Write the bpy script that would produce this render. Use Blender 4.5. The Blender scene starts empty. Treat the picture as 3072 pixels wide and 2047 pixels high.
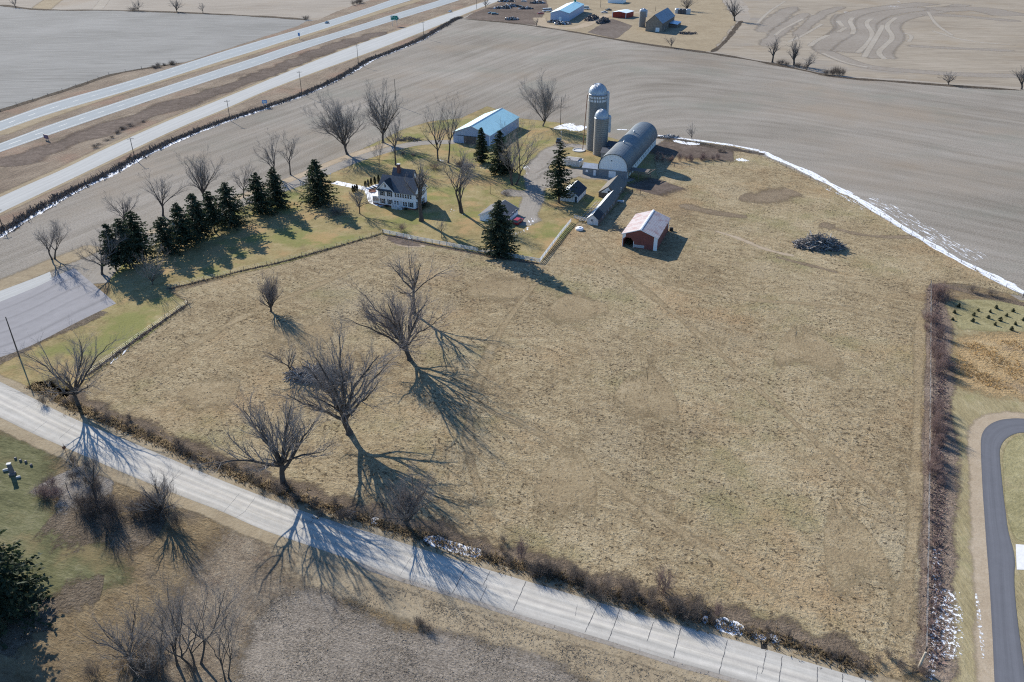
import bpy, bmesh, math, random
import numpy as np
from mathutils import Vector, Matrix
from mathutils.geometry import tessellate_polygon
RAD = math.radians
scene = bpy.context.scene
COL = scene.collection
random.seed(7)

# ------------------------------------------------------------------ camera model
F, PITCH, CAMH = 2389.0, RAD(29), 90.0
CP, SP = math.cos(PITCH), math.sin(PITCH)
def G(p, z=0.0):
    """point of the ground (or of height z) seen at picture point p"""
    u = (p[0] - 1536) / F; v = (1023.5 - p[1]) / F
    dy, dz = CP + v * SP, -SP + v * CP
    t = (CAMH - z) / -dz
    return Vector((u * t, dy * t, z))
def PROJ(q):
    z = q[2] - CAMH; d = q[1] * CP - z * SP; up = q[1] * SP + z * CP
    return 1536 + F * q[0] / d, 1023.5 - F * up / d
def DEPTH(q): return q[1] * CP - (q[2] - CAMH) * SP
def HGT(g, py):
    lo, hi = 0.0, 70.0
    for _ in range(40):
        m = (lo + hi) / 2
        if PROJ((g[0], g[1], m))[1] > py: lo = m
        else: hi = m
    return lo
def C(c, r, x, y): return (768 * c + x / 3.0625, 512 * r + y / 3.0625)
def D(x, y): return (x * 1.30557, y * 1.30557)
def CS(c, r, *pts): return [C(c, r, x, y) for x, y in pts]
def DS(*pts): return [D(x, y) for x, y in pts]

# ------------------------------------------------------------------ objects
def tag(o, label=None, cat=None, group=None, kind=None):
    if label: o['label'] = label
    if cat: o['category'] = cat
    if group: o['group'] = group
    if kind: o['kind'] = kind
    return o
def empty(name, loc=(0, 0, 0), rz=0.0):
    o = bpy.data.objects.new(name, None); COL.objects.link(o)
    o.location = loc; o.rotation_euler = (0, 0, rz); o.empty_display_size = 0.2
    return o
def link(name, me, mats, parent=None, loc=(0, 0, 0), rz=0.0):
    o = bpy.data.objects.new(name, me); COL.objects.link(o)
    for m in (mats if isinstance(mats, (list, tuple)) else [mats]): me.materials.append(m)
    o.location = loc; o.rotation_euler = (0, 0, rz)
    if parent: o.parent = parent
    return o
def copy_tree(o, parent=None):
    c = o.copy(); COL.objects.link(c)
    if parent: c.parent = parent
    for ch in list(o.children): copy_tree(ch, c)
    return c
def np_mesh(name, V, Q, smooth=False):
    me = bpy.data.meshes.new(name); k = Q.shape[1]
    me.vertices.add(len(V)); me.vertices.foreach_set('co', np.asarray(V, np.float32).ravel())
    me.loops.add(Q.size); me.loops.foreach_set('vertex_index', Q.astype(np.int32).ravel())
    me.polygons.add(len(Q)); me.polygons.foreach_set('loop_start', np.arange(0, Q.size, k, dtype=np.int32))
    me.polygons.foreach_set('loop_total', np.full(len(Q), k, np.int32))
    if smooth: me.polygons.foreach_set('use_smooth', np.ones(len(Q), bool))
    me.update(calc_edges=True)
    return me
class MB:
    def __init__(s): s.v = []; s.f = []; s.m = []; s.mi = 0
    def add(s, vs, fs):
        b = len(s.v); s.v += [tuple(v) for v in vs]
        for f in fs: s.f.append([b + i for i in f]); s.m.append(s.mi)
        return s
    def box(s, x0, x1, y0, y1, z0, z1):
        return s.add([(x0,y0,z0),(x1,y0,z0),(x1,y1,z0),(x0,y1,z0),(x0,y0,z1),(x1,y0,z1),(x1,y1,z1),(x0,y1,z1)],
                     [(0,3,2,1),(4,5,6,7),(0,1,5,4),(1,2,6,5),(2,3,7,6),(3,0,4,7)])
    def prism(s, poly, d, org=(0, 0, 0), ex=(1, 0, 0), ey=(0, 0, 1), en=(0, 1, 0)):
        """flat polygon (u,v) spanned by ex,ey pushed by d along en"""
        org, ex, ey, en = map(Vector, (org, ex, ey, en)); n = len(poly)
        a = [org + ex * u + ey * v for u, v in poly]; b = [p + en * d for p in a]
        tris = tessellate_polygon([[Vector((u, v, 0)) for u, v in poly]])
        fs = [tuple(t) for t in tris] + [tuple(n + i for i in reversed(t)) for t in tris]
        fs += [(i, (i + 1) % n, n + (i + 1) % n, n + i) for i in range(n)]
        return s.add(a + b, fs)
    def tube(s, pts, rads, k=6, cap=True):
        pts = [Vector(p) for p in pts]; vs = []; n = len(pts)
        for i, p in enumerate(pts):
            t = (pts[min(i + 1, n - 1)] - pts[max(i - 1, 0)]).normalized()
            a = t.orthogonal().normalized() if i == 0 else (a - t * a.dot(t)).normalized()
            b = t.cross(a); r = rads[i] if isinstance(rads, (list, tuple)) else rads
            vs += [p + (a * math.cos(2*math.pi*j/k) + b * math.sin(2*math.pi*j/k)) * r for j in range(k)]
        fs = [(i*k+j, i*k+(j+1) % k, (i+1)*k+(j+1) % k, (i+1)*k+j) for i in range(n-1) for j in range(k)]
        if cap: fs += [tuple(reversed(range(k))), tuple((n-1)*k+j for j in range(k))]
        return s.add(vs, fs)
    def lathe(s, prof, k=24, cx=0, cy=0):
        vs = [(cx + r*math.cos(2*math.pi*j/k), cy + r*math.sin(2*math.pi*j/k), z) for r, z in prof for j in range(k)]
        fs = [(i*k+j, i*k+(j+1) % k, (i+1)*k+(j+1) % k, (i+1)*k+j) for i in range(len(prof)-1) for j in range(k)]
        return s.add(vs, fs)
    def build(s, name, mats, parent=None, loc=(0, 0, 0), rz=0.0, smooth=False, fix=True):
        me = bpy.data.meshes.new(name); me.from_pydata(s.v, [], s.f)
        o = link(name, me, mats, parent, loc, rz)
        if fix:
            bm = bmesh.new(); bm.from_mesh(me); bmesh.ops.recalc_face_normals(bm, faces=bm.faces); bm.to_mesh(me); bm.free()
        for p, mi in zip(me.polygons, s.m): p.material_index = mi
        if smooth:
            for p in me.polygons: p.use_smooth = True
        return o

# ------------------------------------------------------------------ materials
class NT:
    def __init__(s, name):
        s.m = bpy.data.materials.new(name); s.m.use_nodes = True; s.t = s.m.node_tree; s.n = s.t.nodes
        s.b = s.n['Principled BSDF']; s.out = s.n['Material Output']
    def node(s, typ, **kw):
        n = s.n.new(typ)
        for k, v in kw.items(): setattr(n, k, v)
        return n
    def ln(s, a, b): s.t.links.new(a, b)
    def put(s, sock, v):
        if hasattr(v, 'is_linked') or isinstance(v, bpy.types.NodeSocket): s.ln(v, sock)
        else: sock.default_value = v
    def math(s, op, a, b=None, c=None, clamp=False):
        n = s.node('ShaderNodeMath', operation=op, use_clamp=clamp)
        for i, x in enumerate((a, b, c)):
            if x is not None: s.put(n.inputs[i], x)
        return n.outputs[0]
    def obj(s): return s.node('ShaderNodeTexCoord').outputs['Object']
    def uv(s): return s.node('ShaderNodeTexCoord').outputs['UV']
    def map(s, vec, rot=0, sc=(1, 1, 1), loc=(0, 0, 0)):
        if rot:
            q = s.node('ShaderNodeMapping'); s.ln(vec, q.inputs[0]); q.inputs['Rotation'].default_value = (0, 0, rot); vec = q.outputs[0]
        n = s.node('ShaderNodeMapping'); s.ln(vec, n.inputs[0])
        n.inputs['Scale'].default_value = sc; n.inputs['Location'].default_value = loc
        return n.outputs[0]
    def noise(s, vec, scale, detail=4, rough=.6, dist=0):
        n = s.node('ShaderNodeTexNoise'); s.ln(vec, n.inputs['Vector'])
        n.inputs['Scale'].default_value = scale; n.inputs['Detail'].default_value = detail
        n.inputs['Roughness'].default_value = rough; n.inputs['Distortion'].default_value = dist
        return n.outputs['Fac']
    def ramp(s, fac, stops, interp='LINEAR'):
        n = s.node('ShaderNodeValToRGB'); s.ln(fac, n.inputs[0]); e = n.color_ramp.elements; n.color_ramp.interpolation = interp
        while len(e) < len(stops): e.new(.5)
        for el, (p, c) in zip(e, stops): el.position = p; el.color = (*c, 1) if len(c) == 3 else c
        return n.outputs['Color']
    def mix(s, fac, a, b, mode='MIX'):
        n = s.node('ShaderNodeMix', data_type='RGBA', blend_type=mode)
        for sock, v in ((n.inputs[0], fac), (n.inputs[6], a), (n.inputs[7], b)):
            if isinstance(v, tuple): sock.default_value = (*v, 1)
            else: s.put(sock, v)
        return n.outputs[2]
    def sstep(s, x, a, b):
        n = s.node('ShaderNodeMapRange', interpolation_type='SMOOTHSTEP'); s.put(n.inputs[0], x)
        n.inputs[1].default_value = a; n.inputs[2].default_value = b; return n.outputs[0]
    def bump(s, h, strength, dist):
        n = s.node('ShaderNodeBump'); n.inputs['Strength'].default_value = strength; n.inputs['Distance'].default_value = dist
        s.ln(h, n.inputs['Height']); s.ln(n.outputs[0], s.b.inputs['Normal'])
    def col(s, c):
        if isinstance(c, tuple): s.b.inputs['Base Color'].default_value = (*c, 1)
        else: s.ln(c, s.b.inputs['Base Color'])
    def done(s, rough=.9, spec=.2, metal=0, edge=None, ev=None, soft=.08):
        s.b.inputs['Roughness'].default_value = rough; s.b.inputs['Specular IOR Level'].default_value = spec; s.b.inputs['Metallic'].default_value = metal
        if edge is not None:
            a = s.node('ShaderNodeAttribute', attribute_name='edge').outputs['Fac']
            v = s.math('ADD', a, s.math('MULTIPLY', s.math('SUBTRACT', ev, .5), edge))
            al = s.sstep(v, .5 - soft, .5 + soft)
            tr = s.node('ShaderNodeBsdfTransparent'); mx = s.node('ShaderNodeMixShader')
            s.ln(al, mx.inputs[0]); s.ln(tr.outputs[0], mx.inputs[1]); s.ln(s.b.outputs[0], mx.inputs[2]); s.ln(mx.outputs[0], s.out.inputs[0])
        return s.m

def gmat(name, lo, mid, hi, big=.03, med=.35, fine=2.2, rot=0, sx=1, sy=1, bump=.5, bd=.25, tint=None, edge=None, w=(.3, .35, .35), rough=1., arc=False, spread=.13, specks=None, soft=.38):
    """ground cover: three noise scales mixed through a ramp; optional patchy tint; optional ragged rim"""
    t = NT(name); ob = t.obj()
    if arc:                                     # contour rows that bend over the rise
        sp = t.node('ShaderNodeSeparateXYZ'); t.ln(ob, sp.inputs[0]); x, y = sp.outputs[0], sp.outputs[1]
        q = t.math('SQRT', t.math('ADD', t.math('POWER', t.math('SUBTRACT', x, 65), 2.0), 1600))
        v = t.math('ADD', t.math('SUBTRACT', y, t.math('MULTIPLY', x, .7)), t.math('MULTIPLY', q, 1.7))
        cb = t.node('ShaderNodeCombineXYZ'); t.ln(t.math('MULTIPLY', x, sx), cb.inputs[0]); t.ln(t.math('MULTIPLY', v, sy), cb.inputs[1]); st = cb.outputs[0]
    else: st = t.map(ob, rot, (sx, sy, 1))
    n1 = t.noise(ob, big, 5, .6); n2 = t.noise(st, med, 6, .65); n3 = t.noise(st if not arc else ob, fine, 5, .7)
    s = t.math('ADD', t.math('ADD', t.math('MULTIPLY', n1, w[0]), t.math('MULTIPLY', n2, w[1])), t.math('MULTIPLY', n3, w[2]))
    c = t.ramp(s, [(.5 - spread, lo), (.5, mid), (.5 + spread, hi)])
    for k, (tc, ts, ta, tb, amt) in enumerate(tint or []):
        n4 = t.noise(t.map(ob, .3 * k, (1, 1, 1), (31 * k + 7, 17 * k, 0)), ts, 5, .65)
        c = t.mix(t.math('MULTIPLY', t.sstep(n4, ta, tb), amt), c, tc)
    if specks:
        sc_, ss, sa, sb = specks
        n5 = t.noise(t.map(ob, .7, (1, 1, 1), (5, 9, 0)), ss, 3, .6); n6 = t.noise(ob, ss * .08, 3)
        c = t.mix(t.math('MULTIPLY', t.sstep(t.math('ADD', n5, t.math('MULTIPLY', n6, .35)), sa, sb), .85), c, sc_)
    t.col(c)
    t.bump(t.math('ADD', n3, t.math('MULTIPLY', n2, .6)), bump, bd)
    ev = t.noise(ob, .9, 6, .7) if edge else None
    return t.done(rough, .02, 0, edge, ev, soft)

def pmat(name, c, rough=.6, var=.12, scale=1.5, metal=0, spec=.3, stripes=None, dark=None, bumpd=.02, streak=False):
    """painted / plain surface with grime; stripes=(axis vector, period, depth) for siding, ribs, courses"""
    t = NT(name); ob = t.obj()
    vec = t.map(ob, 0, (1, 1, .15)) if streak else ob
    n = t.noise(vec, scale, 6, .65); lo = tuple(x * (1 - var * 2) for x in c) if dark is None else dark
    col = t.ramp(n, [(.3, lo), (.52, c), (.75, tuple(min(1, x * (1 + var)) for x in c))])
    if stripes:
        ax, per, dep, sc = stripes
        d = t.node('ShaderNodeVectorMath', operation='DOT_PRODUCT'); t.ln(ob, d.inputs[0]); d.inputs[1].default_value = ax
        fr = t.math('FRACT', t.math('DIVIDE', d.outputs['Value'], per)); ed = t.sstep(t.math('ABSOLUTE', t.math('SUBTRACT', fr, .5)), .38, .5)
        col = t.mix(ed, col, sc); t.bump(t.math('SUBTRACT', 1.0, ed), .6, dep)
    t.col(col); return t.done(rough, spec, metal)

M = {}
M['pasture'] = gmat('pasture_grass_short', (.165,.124,.074), (.292,.233,.143), (.39,.326,.213), .03, .42, 1.7, rot=.6, sx=.8, sy=1.3, bump=.85, bd=.45, edge=1.2,
    tint=[((.18,.168,.08), .03, .5, .7, .65), ((.31,.21,.115), .028, .5, .68, .48), ((.20,.155,.105), .09, .54, .74, .45), ((.34,.29,.2), .02, .52, .7, .5)], specks=((.07,.055,.037), 1.25, .77, .82), spread=.095)
M['field'] = gmat('corn_stubble_grey', (.155,.138,.114), (.231,.21,.179), (.295,.272,.238), .014, .7, 2.0, sx=.03, sy=.15, arc=True, bump=.5, bd=.25, w=(.22,.29,.49), spread=.09,
    tint=[((.245,.20,.15), .008, .48, .7, .6), ((.19,.19,.16), .018, .5, .68, .55)])
M['field2'] = gmat('far_field_grey', (.165,.162,.15), (.222,.219,.205), (.27,.266,.25), .012, .45, .9, rot=-.12, sx=.05, sy=.7, bump=.4, bd=.3, w=(.3,.4,.3), spread=.12)
M['field3'] = gmat('far_field_tan', (.20,.175,.145), (.275,.245,.205), (.33,.30,.255), .01, .25, .8, rot=-.3, sx=.06, sy=.8, bump=.3, bd=.3, spread=.13, tint=[((.25,.20,.145), .012, .5, .7, .6)])
M['contour'] = gmat('contour_field_tan', (.195,.165,.13), (.27,.235,.185), (.33,.29,.235), .012, .2, .8, rot=.1, sx=.1, sy=.7, bump=.3, bd=.3, spread=.13, tint=[((.235,.185,.125), .016, .5, .7, .55), ((.21,.195,.18), .01, .55, .7, .6)])
M['strip_dark'] = gmat('tilled_strip_grey', (.185,.16,.13), (.235,.208,.175), (.275,.25,.215), .02, .3, .8, bump=.3, edge=.9)
M['strip_light'] = gmat('stubble_strip_pale', (.24,.21,.17), (.30,.27,.225), (.35,.32,.275), .02, .3, .8, bump=.3, edge=1.1)
M['verge'] = gmat('verge_grass', (.115,.09,.07), (.205,.165,.125), (.28,.235,.18), .03, .22, 1.2, rot=-1.33, sx=.2, sy=1, bump=.8, bd=.5, edge=1.0,
    tint=[((.235,.155,.115), .02, .5, .66, .7), ((.12,.105,.075), .05, .55, .72, .6)])
M['verge_tan'] = gmat('verge_mown_tan', (.20,.16,.11), (.27,.222,.15), (.325,.275,.195), .05, .3, 1.5, bump=.4, edge=1.1)
M['lawn'] = gmat('lawn_dormant', (.155,.125,.06), (.25,.205,.103), (.33,.275,.155), .05, .3, 1.6, bump=.5, bd=.2, edge=1.0,
    tint=[((.165,.175,.06), .05, .46, .62, .8), ((.33,.225,.115), .08, .5, .66, .75), ((.16,.125,.08), .13, .58, .7, .5)], spread=.12)
M['grave_lawn'] = gmat('mown_green_lawn', (.06,.062,.034), (.122,.122,.064), (.20,.19,.115), .08, .4, 2.0, rot=.35, sx=.35, sy=1.2, bump=.7, bd=.25, edge=1.0, tint=[((.20,.155,.085), .07, .5, .66, .75), ((.23,.215,.15), .3, .58, .72, .5)])
M['rough'] = gmat('rough_orange_grass', (.10,.072,.042), (.195,.148,.088), (.285,.225,.14), .06, .45, 2.2, rot=.5, sx=.5, sy=1.2, bump=1., bd=.4, tint=[((.125,.105,.085), .07, .5, .66, .7), ((.22,.155,.075), .05, .55, .7, .5)])
M['stubble'] = gmat('weedy_stubble', (.11,.095,.078), (.20,.174,.143), (.295,.26,.215), .05, .7, 3.6, rot=.35, sx=.7, sy=1.2, bump=.7, bd=.3, edge=1.3, spread=.085, w=(.2,.25,.55), tint=[((.10,.075,.06), .06, .54, .7, .5)])
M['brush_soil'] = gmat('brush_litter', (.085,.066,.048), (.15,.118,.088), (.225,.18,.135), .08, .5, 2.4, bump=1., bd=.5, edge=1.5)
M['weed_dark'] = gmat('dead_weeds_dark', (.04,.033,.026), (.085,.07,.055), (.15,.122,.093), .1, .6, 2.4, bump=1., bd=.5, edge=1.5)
M['mud'] = gmat('trampled_mud', (.06,.047,.038), (.115,.092,.077), (.19,.155,.13), .03, .3, 1.0, bump=.7, edge=1.2)
M['paddock'] = gmat('dark_paddock', (.085,.07,.06), (.13,.108,.092), (.18,.155,.135), .03, .3, 1.0, bump=.7, edge=.6)
M['gold'] = gmat('tall_golden_grass', (.25,.18,.10), (.37,.265,.14), (.44,.34,.20), .06, .35, 1.6, rot=.3, sx=.8, sy=1.2, bump=1., bd=.6, edge=1.2, tint=[((.19,.15,.115), .08, .55, .7, .6)])
M['plot'] = gmat('plantation_grass', (.155,.14,.07), (.245,.22,.12), (.32,.29,.17), .06, .3, 1.4, bump=.6, edge=1.2, tint=[((.27,.215,.145), .07, .52, .7, .6)])
M['side_lawn'] = gmat('side_verge_grass', (.175,.145,.08), (.265,.225,.13), (.345,.30,.19), .06, .3, 1.6, rot=1.5, sx=.4, sy=1.2, bump=.6, bd=.25, edge=1.2, tint=[((.20,.19,.09), .06, .54, .7, .5), ((.20,.16,.12), .09, .55, .7, .6)])
M['gravel'] = gmat('gravel_yard', (.185,.165,.14), (.25,.228,.198), (.32,.295,.262), .06, .4, 2.5, bump=.4, bd=.1, edge=1.1)
M['sand'] = gmat('bare_sand', (.27,.215,.15), (.33,.27,.195), (.39,.33,.25), .06, .4, 2.5, bump=.4, bd=.1, edge=1.2)

M['litter'] = gmat('pale_dry_litter', (.10,.088,.075), (.23,.21,.185), (.36,.34,.31), .1, .7, 3.0, bump=1., bd=.4, edge=2.5)
M['weeds'] = gmat('dead_weeds_brown', (.12,.095,.07), (.215,.175,.128), (.30,.255,.19), .06, .5, 2.4, rot=.8, sx=.5, sy=1.2, bump=1., bd=.4, edge=1.6, spread=.11, tint=[((.235,.18,.105), .06, .52, .68, .6), ((.12,.075,.052), .07, .54, .7, .6)])
M['trail'] = gmat('pasture_trail', (.19,.145,.09), (.25,.197,.12), (.33,.27,.175), .1, .5, 2, edge=2.2, bump=.6)
M['scar'] = gmat('trampled_scar', (.13,.10,.07), (.185,.145,.10), (.25,.2,.14), .1, .5, 2, edge=1.8, bump=.8)
M['weeds_dark'] = gmat('matted_weeds', (.075,.06,.046), (.145,.118,.088), (.23,.19,.145), .1, .6, 2.4, bump=1., bd=.5, edge=2.2)
M['hedge_soil'] = gmat('hedge_litter', (.10,.075,.06), (.19,.148,.115), (.28,.225,.175), .08, .5, 2.2, bump=.8, bd=.4, edge=1.8)
SNOWROT = 1.38
def snowmat(name, e, off=0, sc=(.22, 1.5, 1), ns=1.0):
    t = NT(name); ob = t.obj(); n = t.noise(ob, 1.3, 5, .65)
    t.col(t.ramp(n, [(.3, (.5,.52,.54)), (.6, (.74,.76,.78))])); t.bump(n, .5, .25)
    ev = t.math('ADD', t.noise(t.map(ob, SNOWROT, sc), ns, 7, .72), off / e)
    return t.done(.8, .1, 0, e, ev)
M['snow_solid'] = snowmat('snow_bank', 1.5, .1); M['snow_specks'] = snowmat('snow_specks', 6.0, -.75, (1.2, 1.2, 1), 1.6); M['snow'] = snowmat('melting_snow', 2.8, -.3); M['snow_thin'] = snowmat('thin_snow_scatter', 6.0, -.85)

def roadmat(name, c, bands, edge=None, noise_amt=.25, rough=.75):
    """pavement worn in bands along its length; UV = (0..1 across, metres along)"""
    t = NT(name); uv = t.uv(); ob = t.obj()
    st = t.noise(t.map(uv, 0, (9, .035, 1)), 1.0, 5, .6)
    fn = t.noise(ob, .5, 6, .7); ff = t.noise(ob, 6, 3, .6)
    sp = t.node('ShaderNodeSeparateXYZ'); t.ln(uv, sp.inputs[0])
    band = t.ramp(sp.outputs[0], bands)
    a = t.math('ADD', t.math('MULTIPLY', st, .5), t.math('ADD', t.math('MULTIPLY', fn, .3), t.math('MULTIPLY', ff, .2)))
    k = t.ramp(a, [(.32, tuple([1 - noise_amt] * 3)), (.68, tuple([1 + noise_amt * .5] * 3))])
    col = t.mix(1.0, t.mix(1.0, c, band, 'MULTIPLY'), k, 'MULTIPLY')
    t.col(col); t.bump(ff, .15, .02)
    return t.done(1.0, .03, 0, edge, t.noise(ob, 1.2, 5, .7) if edge else None, .3)
B4 = [(0, (.80,.81,.82)), (.08, (.9,)*3), (.2, (1.05,)*3), (.29, (.86,.87,.88)), (.40, (1.08,1.07,1.05)), (.5, (.88,.88,.89)), (.59, (1.08,1.07,1.05)), (.71, (.85,.86,.87)), (.82, (1.05,)*3), (.93, (.86,)*3), (1, (.72,)*3)]
M['concrete'] = roadmat('concrete_road', (.46,.44,.395), B4, noise_amt=.36)
B2 = [(0, (1.12,)*3), (.1, (1.08,)*3), (.13, (.96,)*3), (.4, (1,)*3), (.5, (1.03,)*3), (.6, (.98,)*3), (.87, (.95,)*3), (.9, (1.05,)*3), (1, (1.1,)*3)]
M['highway'] = roadmat('highway_concrete', (.305,.33,.335), B2, noise_amt=.12, rough=.5)
M['frontage'] = roadmat('frontage_concrete', (.39,.395,.38), [(0, (.95,)*3), (.2, (1.02,)*3), (.3, (.95,)*3), (.46, (1.03,)*3), (.5, (.93,)*3), (.6, (1.03,)*3), (.75, (.95,)*3), (1, (.95,)*3)], noise_amt=.15)
M['old_road'] = roadmat('old_pavement', (.265,.26,.265), [(0, (1.05,)*3), (.14, (1,)*3), (.17, (.82,)*3), (.2, (1,)*3), (.36, (1,)*3), (.39, (.8,)*3), (.42, (1,)*3), (.58, (1,)*3), (.61, (.84,)*3), (.64, (1,)*3), (.82, (.98,)*3), (.85, (.82,)*3), (.88, (1,)*3), (1, (1,)*3)], noise_amt=.22)
M['asphalt'] = roadmat('asphalt_drive', (.125,.13,.145), [(0, (.85,)*3), (.1, (1,)*3), (.3, (1.06,)*3), (.5, (.97,)*3), (.7, (1.07,)*3), (.9, (1,)*3), (1, (.8,)*3)], noise_amt=.2)
M['drive'] = roadmat('farm_drive', (.265,.245,.215), [(0, (1,)*3), (.5, (1,)*3), (1, (1,)*3)], edge=2.0, noise_amt=.3)
M['walk'] = pmat('pale_walk', (.62,.62,.60), .8, .06)
M['seal'] = pmat('crack_sealant', (.10,.10,.10), .8, .2)
M['paint_white'] = pmat('road_paint', (.42,.43,.43), .7, .1)
def leaf(m, f, tint=1.3):
    nt = m.node_tree; b = nt.nodes['Principled BSDF']; o = nt.nodes['Material Output']; tr = nt.nodes.new('ShaderNodeBsdfTranslucent'); mx = nt.nodes.new('ShaderNodeMixShader'); mx.inputs[0].default_value = f
    nt.links.new(b.inputs['Base Color'].links[0].from_socket, tr.inputs[0]); nt.links.new(b.outputs[0], mx.inputs[1]); nt.links.new(tr.outputs[0], mx.inputs[2]); nt.links.new(mx.outputs[0], o.inputs[0]); return m
# things
M['bark'] = pmat('bark_grey', (.085,.072,.062), .95, .3, 3)
M['bark2'] = pmat('bark_brown', (.10,.075,.058), .95, .3, 3)
M['twig'] = pmat('twigs_grey', (.235,.215,.20), .95, .15, .5)
M['twig_red'] = pmat('twigs_reddish', (.24,.21,.195), .95, .15, .5)
M['bushm'] = pmat('bush_twigs', (.165,.135,.113), .95, .25, .4)
M['bush_pale'] = pmat('bush_twigs_mauve', (.235,.165,.148), .95, .2, .4)
M['dead_wood'] = pmat('bleached_wood', (.30,.29,.28), .9, .3, 3)
M['dead_dark'] = pmat('weathered_sticks', (.17,.155,.145), .95, .3, 2)
M['needle'] = pmat('spruce_needles', (.034,.05,.026), .8, .45, .8, dark=(.014,.023,.013))
M['needle2'] = pmat('spruce_needles_grey', (.05,.066,.038), .8, .4, .8, dark=(.02,.03,.018))
M['thuja'] = pmat('arborvitae', (.022,.028,.017), .85, .4, 4)
M['grass_tuft'] = pmat('dead_tufts', (.22,.17,.105), .95, .3, .2)
M['straw'] = pmat('straw_bits', (.34,.30,.24), .95, .25, .2)
M['goldtuft'] = pmat('golden_tufts', (.42,.29,.14), .95, .3, .2)
M['white_side'] = pmat('white_siding', (.82,.83,.84), .6, .05, .6, stripes=((0, 0, 1), .22, .02, (.68,.69,.71)))
M['white_vert'] = pmat('white_vertical_steel', (.72,.77,.80), .5, .05, .5, stripes=((1, 1, 0), .6, .03, (.62,.66,.69)))
M['white_dirty'] = pmat('weathered_white_boards', (.66,.67,.66), .8, .18, 1.2, stripes=((1, 1, 0), .3, .02, (.36,.35,.34)), streak=True)
M['white'] = pmat('white_paint', (.78,.79,.80), .5, .05)
M['white_worn'] = pmat('white_paint_worn', (.56,.57,.57), .7, .15)
M['shingle'] = pmat('grey_shingles', (.115,.122,.135), .9, .18, 2.5, stripes=((0, .3, 1), .16, .01, (.065,.067,.072)))
M['shingle_dark'] = pmat('dark_shingles', (.035,.042,.05), .9, .2, 2.5)
M['shingle_brown'] = pmat('weathered_shingles', (.16,.148,.13), .95, .2, 2, stripes=((0, .2, 1), .2, .01, (.12,.11,.098)))
M['steel_roof'] = pmat('pale_steel_roof', (.40,.66,.70), .5, .05, .25, stripes=((0, 1, 0), .9, .03, (.34,.58,.62)))
M['rust_roof'] = pmat('rusty_ribbed_roof', (.40,.37,.365), .5, .12, .5, dark=(.30,.16,.14), metal=.1, stripes=((0, 1, 0), .95, .06, (.24,.10,.085)))
M['barn_roof'] = pmat('curved_barn_shingles', (.085,.105,.125), .55, .2, .5, stripes=((0, 1, 0), 1.2, .02, (.065,.08,.096)), spec=.35)
M['barn_red'] = pmat('barn_red_steel', (.19,.065,.056), .6, .1, .5, stripes=((1, 1, 0), .45, .03, (.145,.05,.043)))
M['red_old'] = pmat('red_boards', (.30,.045,.03), .7, .15, .6, stripes=((1, 1, 0), .5, .03, (.2,.03,.022)))
M['grey_block'] = pmat('grey_block_wall', (.22,.235,.25), .85, .12, .8, stripes=((0, 0, 1), .4, .02, (.17,.18,.19)))
M['brown_board'] = pmat('brown_boards', (.15,.125,.11), .9, .2, .8, stripes=((1, 1, 0), .35, .02, (.09,.075,.065)))
M['stone'] = pmat('fieldstone', (.235,.205,.17), .95, .25, 1.2)
M['silo'] = pmat('concrete_staves', (.25,.24,.215), .85, .14, .5, stripes=((0, 0, 1), .76, .04, (.155,.145,.13)), streak=True)
M['silo_tall'] = pmat('tall_silo_staves', (.215,.215,.205), .85, .14, .4, stripes=((0, 0, 1), .5, .02, (.185,.185,.175)), streak=True)
M['dome'] = pmat('galvanised_dome', (.38,.42,.46), .45, .1, 1.2, metal=.4)
M['galv'] = pmat('galvanised_grey', (.42,.45,.48), .5, .12, .8, metal=.3)
M['window'] = NT('window_glass'); M['window'].col((.035,.045,.055)); M['window'] = M['window'].done(.12, .6)
M['warm_glass'] = NT('porch_glass'); M['warm_glass'].col((.22,.14,.11)); M['warm_glass'] = M['warm_glass'].done(.2, .5)
M['shutter'] = pmat('dark_shutter', (.035,.05,.06), .7, .1)
M['brick'] = pmat('red_brick', (.20,.085,.06), .9, .2, 3)
M['black'] = pmat('black_void', (.012,.012,.012), .9, .1)
M['rubber'] = pmat('tyre_rubber', (.018,.018,.018), .9, .2)
M['pole'] = pmat('pole_wood', (.115,.095,.078), .95, .2, 3)
M['post'] = pmat('fence_post_wood', (.13,.11,.095), .95, .2, 3)
M['post_pale'] = pmat('pale_post', (.45,.40,.32), .9, .15, 3)
M['blue_steel'] = pmat('blue_steel_siding', (.34,.42,.56), .5, .06, .5, stripes=((1, 1, 0), .8, .03, (.27,.34,.46)))
M['teal_roof'] = pmat('teal_steel_roof', (.30,.52,.58), .4, .06, .3, metal=.2)
M['pale_roof'] = pmat('pale_metal_roof', (.70,.78,.80), .4, .06, .3)
M['blue_roof'] = pmat('blue_grey_tin', (.13,.17,.235), .5, .2, .35, dark=(.06,.085,.13), metal=.2, stripes=((0, 1, 0), .9, .03, (.09,.12,.17)))
M['bright_blue'] = pmat('blue_tin', (.20,.36,.52), .4, .1)
for k_, f_ in (('grass_tuft', .6), ('straw', .5), ('goldtuft', .6), ('needle', .3), ('needle2', .3), ('thuja', .2)): leaf(M[k_], f_)
def car_paint(n, c): return pmat('paint_' + n, c, .25, .03, .5, spec=.6)
M['p_red'] = car_paint('red', (.34,.02,.03)); M['p_blue'] = car_paint('blue', (.05,.13,.20)); M['p_white'] = car_paint('white', (.75,.77,.78))
M['p_black'] = car_paint('black', (.02,.022,.025)); M['p_teal'] = car_paint('teal', (.05,.12,.16)); M['p_silver'] = car_paint('silver', (.5,.52,.54))
M['chrome'] = pmat('rim_metal', (.45,.46,.47), .3, .05, metal=.8); M['lamp'] = pmat('lamp_lens', (.7,.7,.68), .2, .02)
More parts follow.
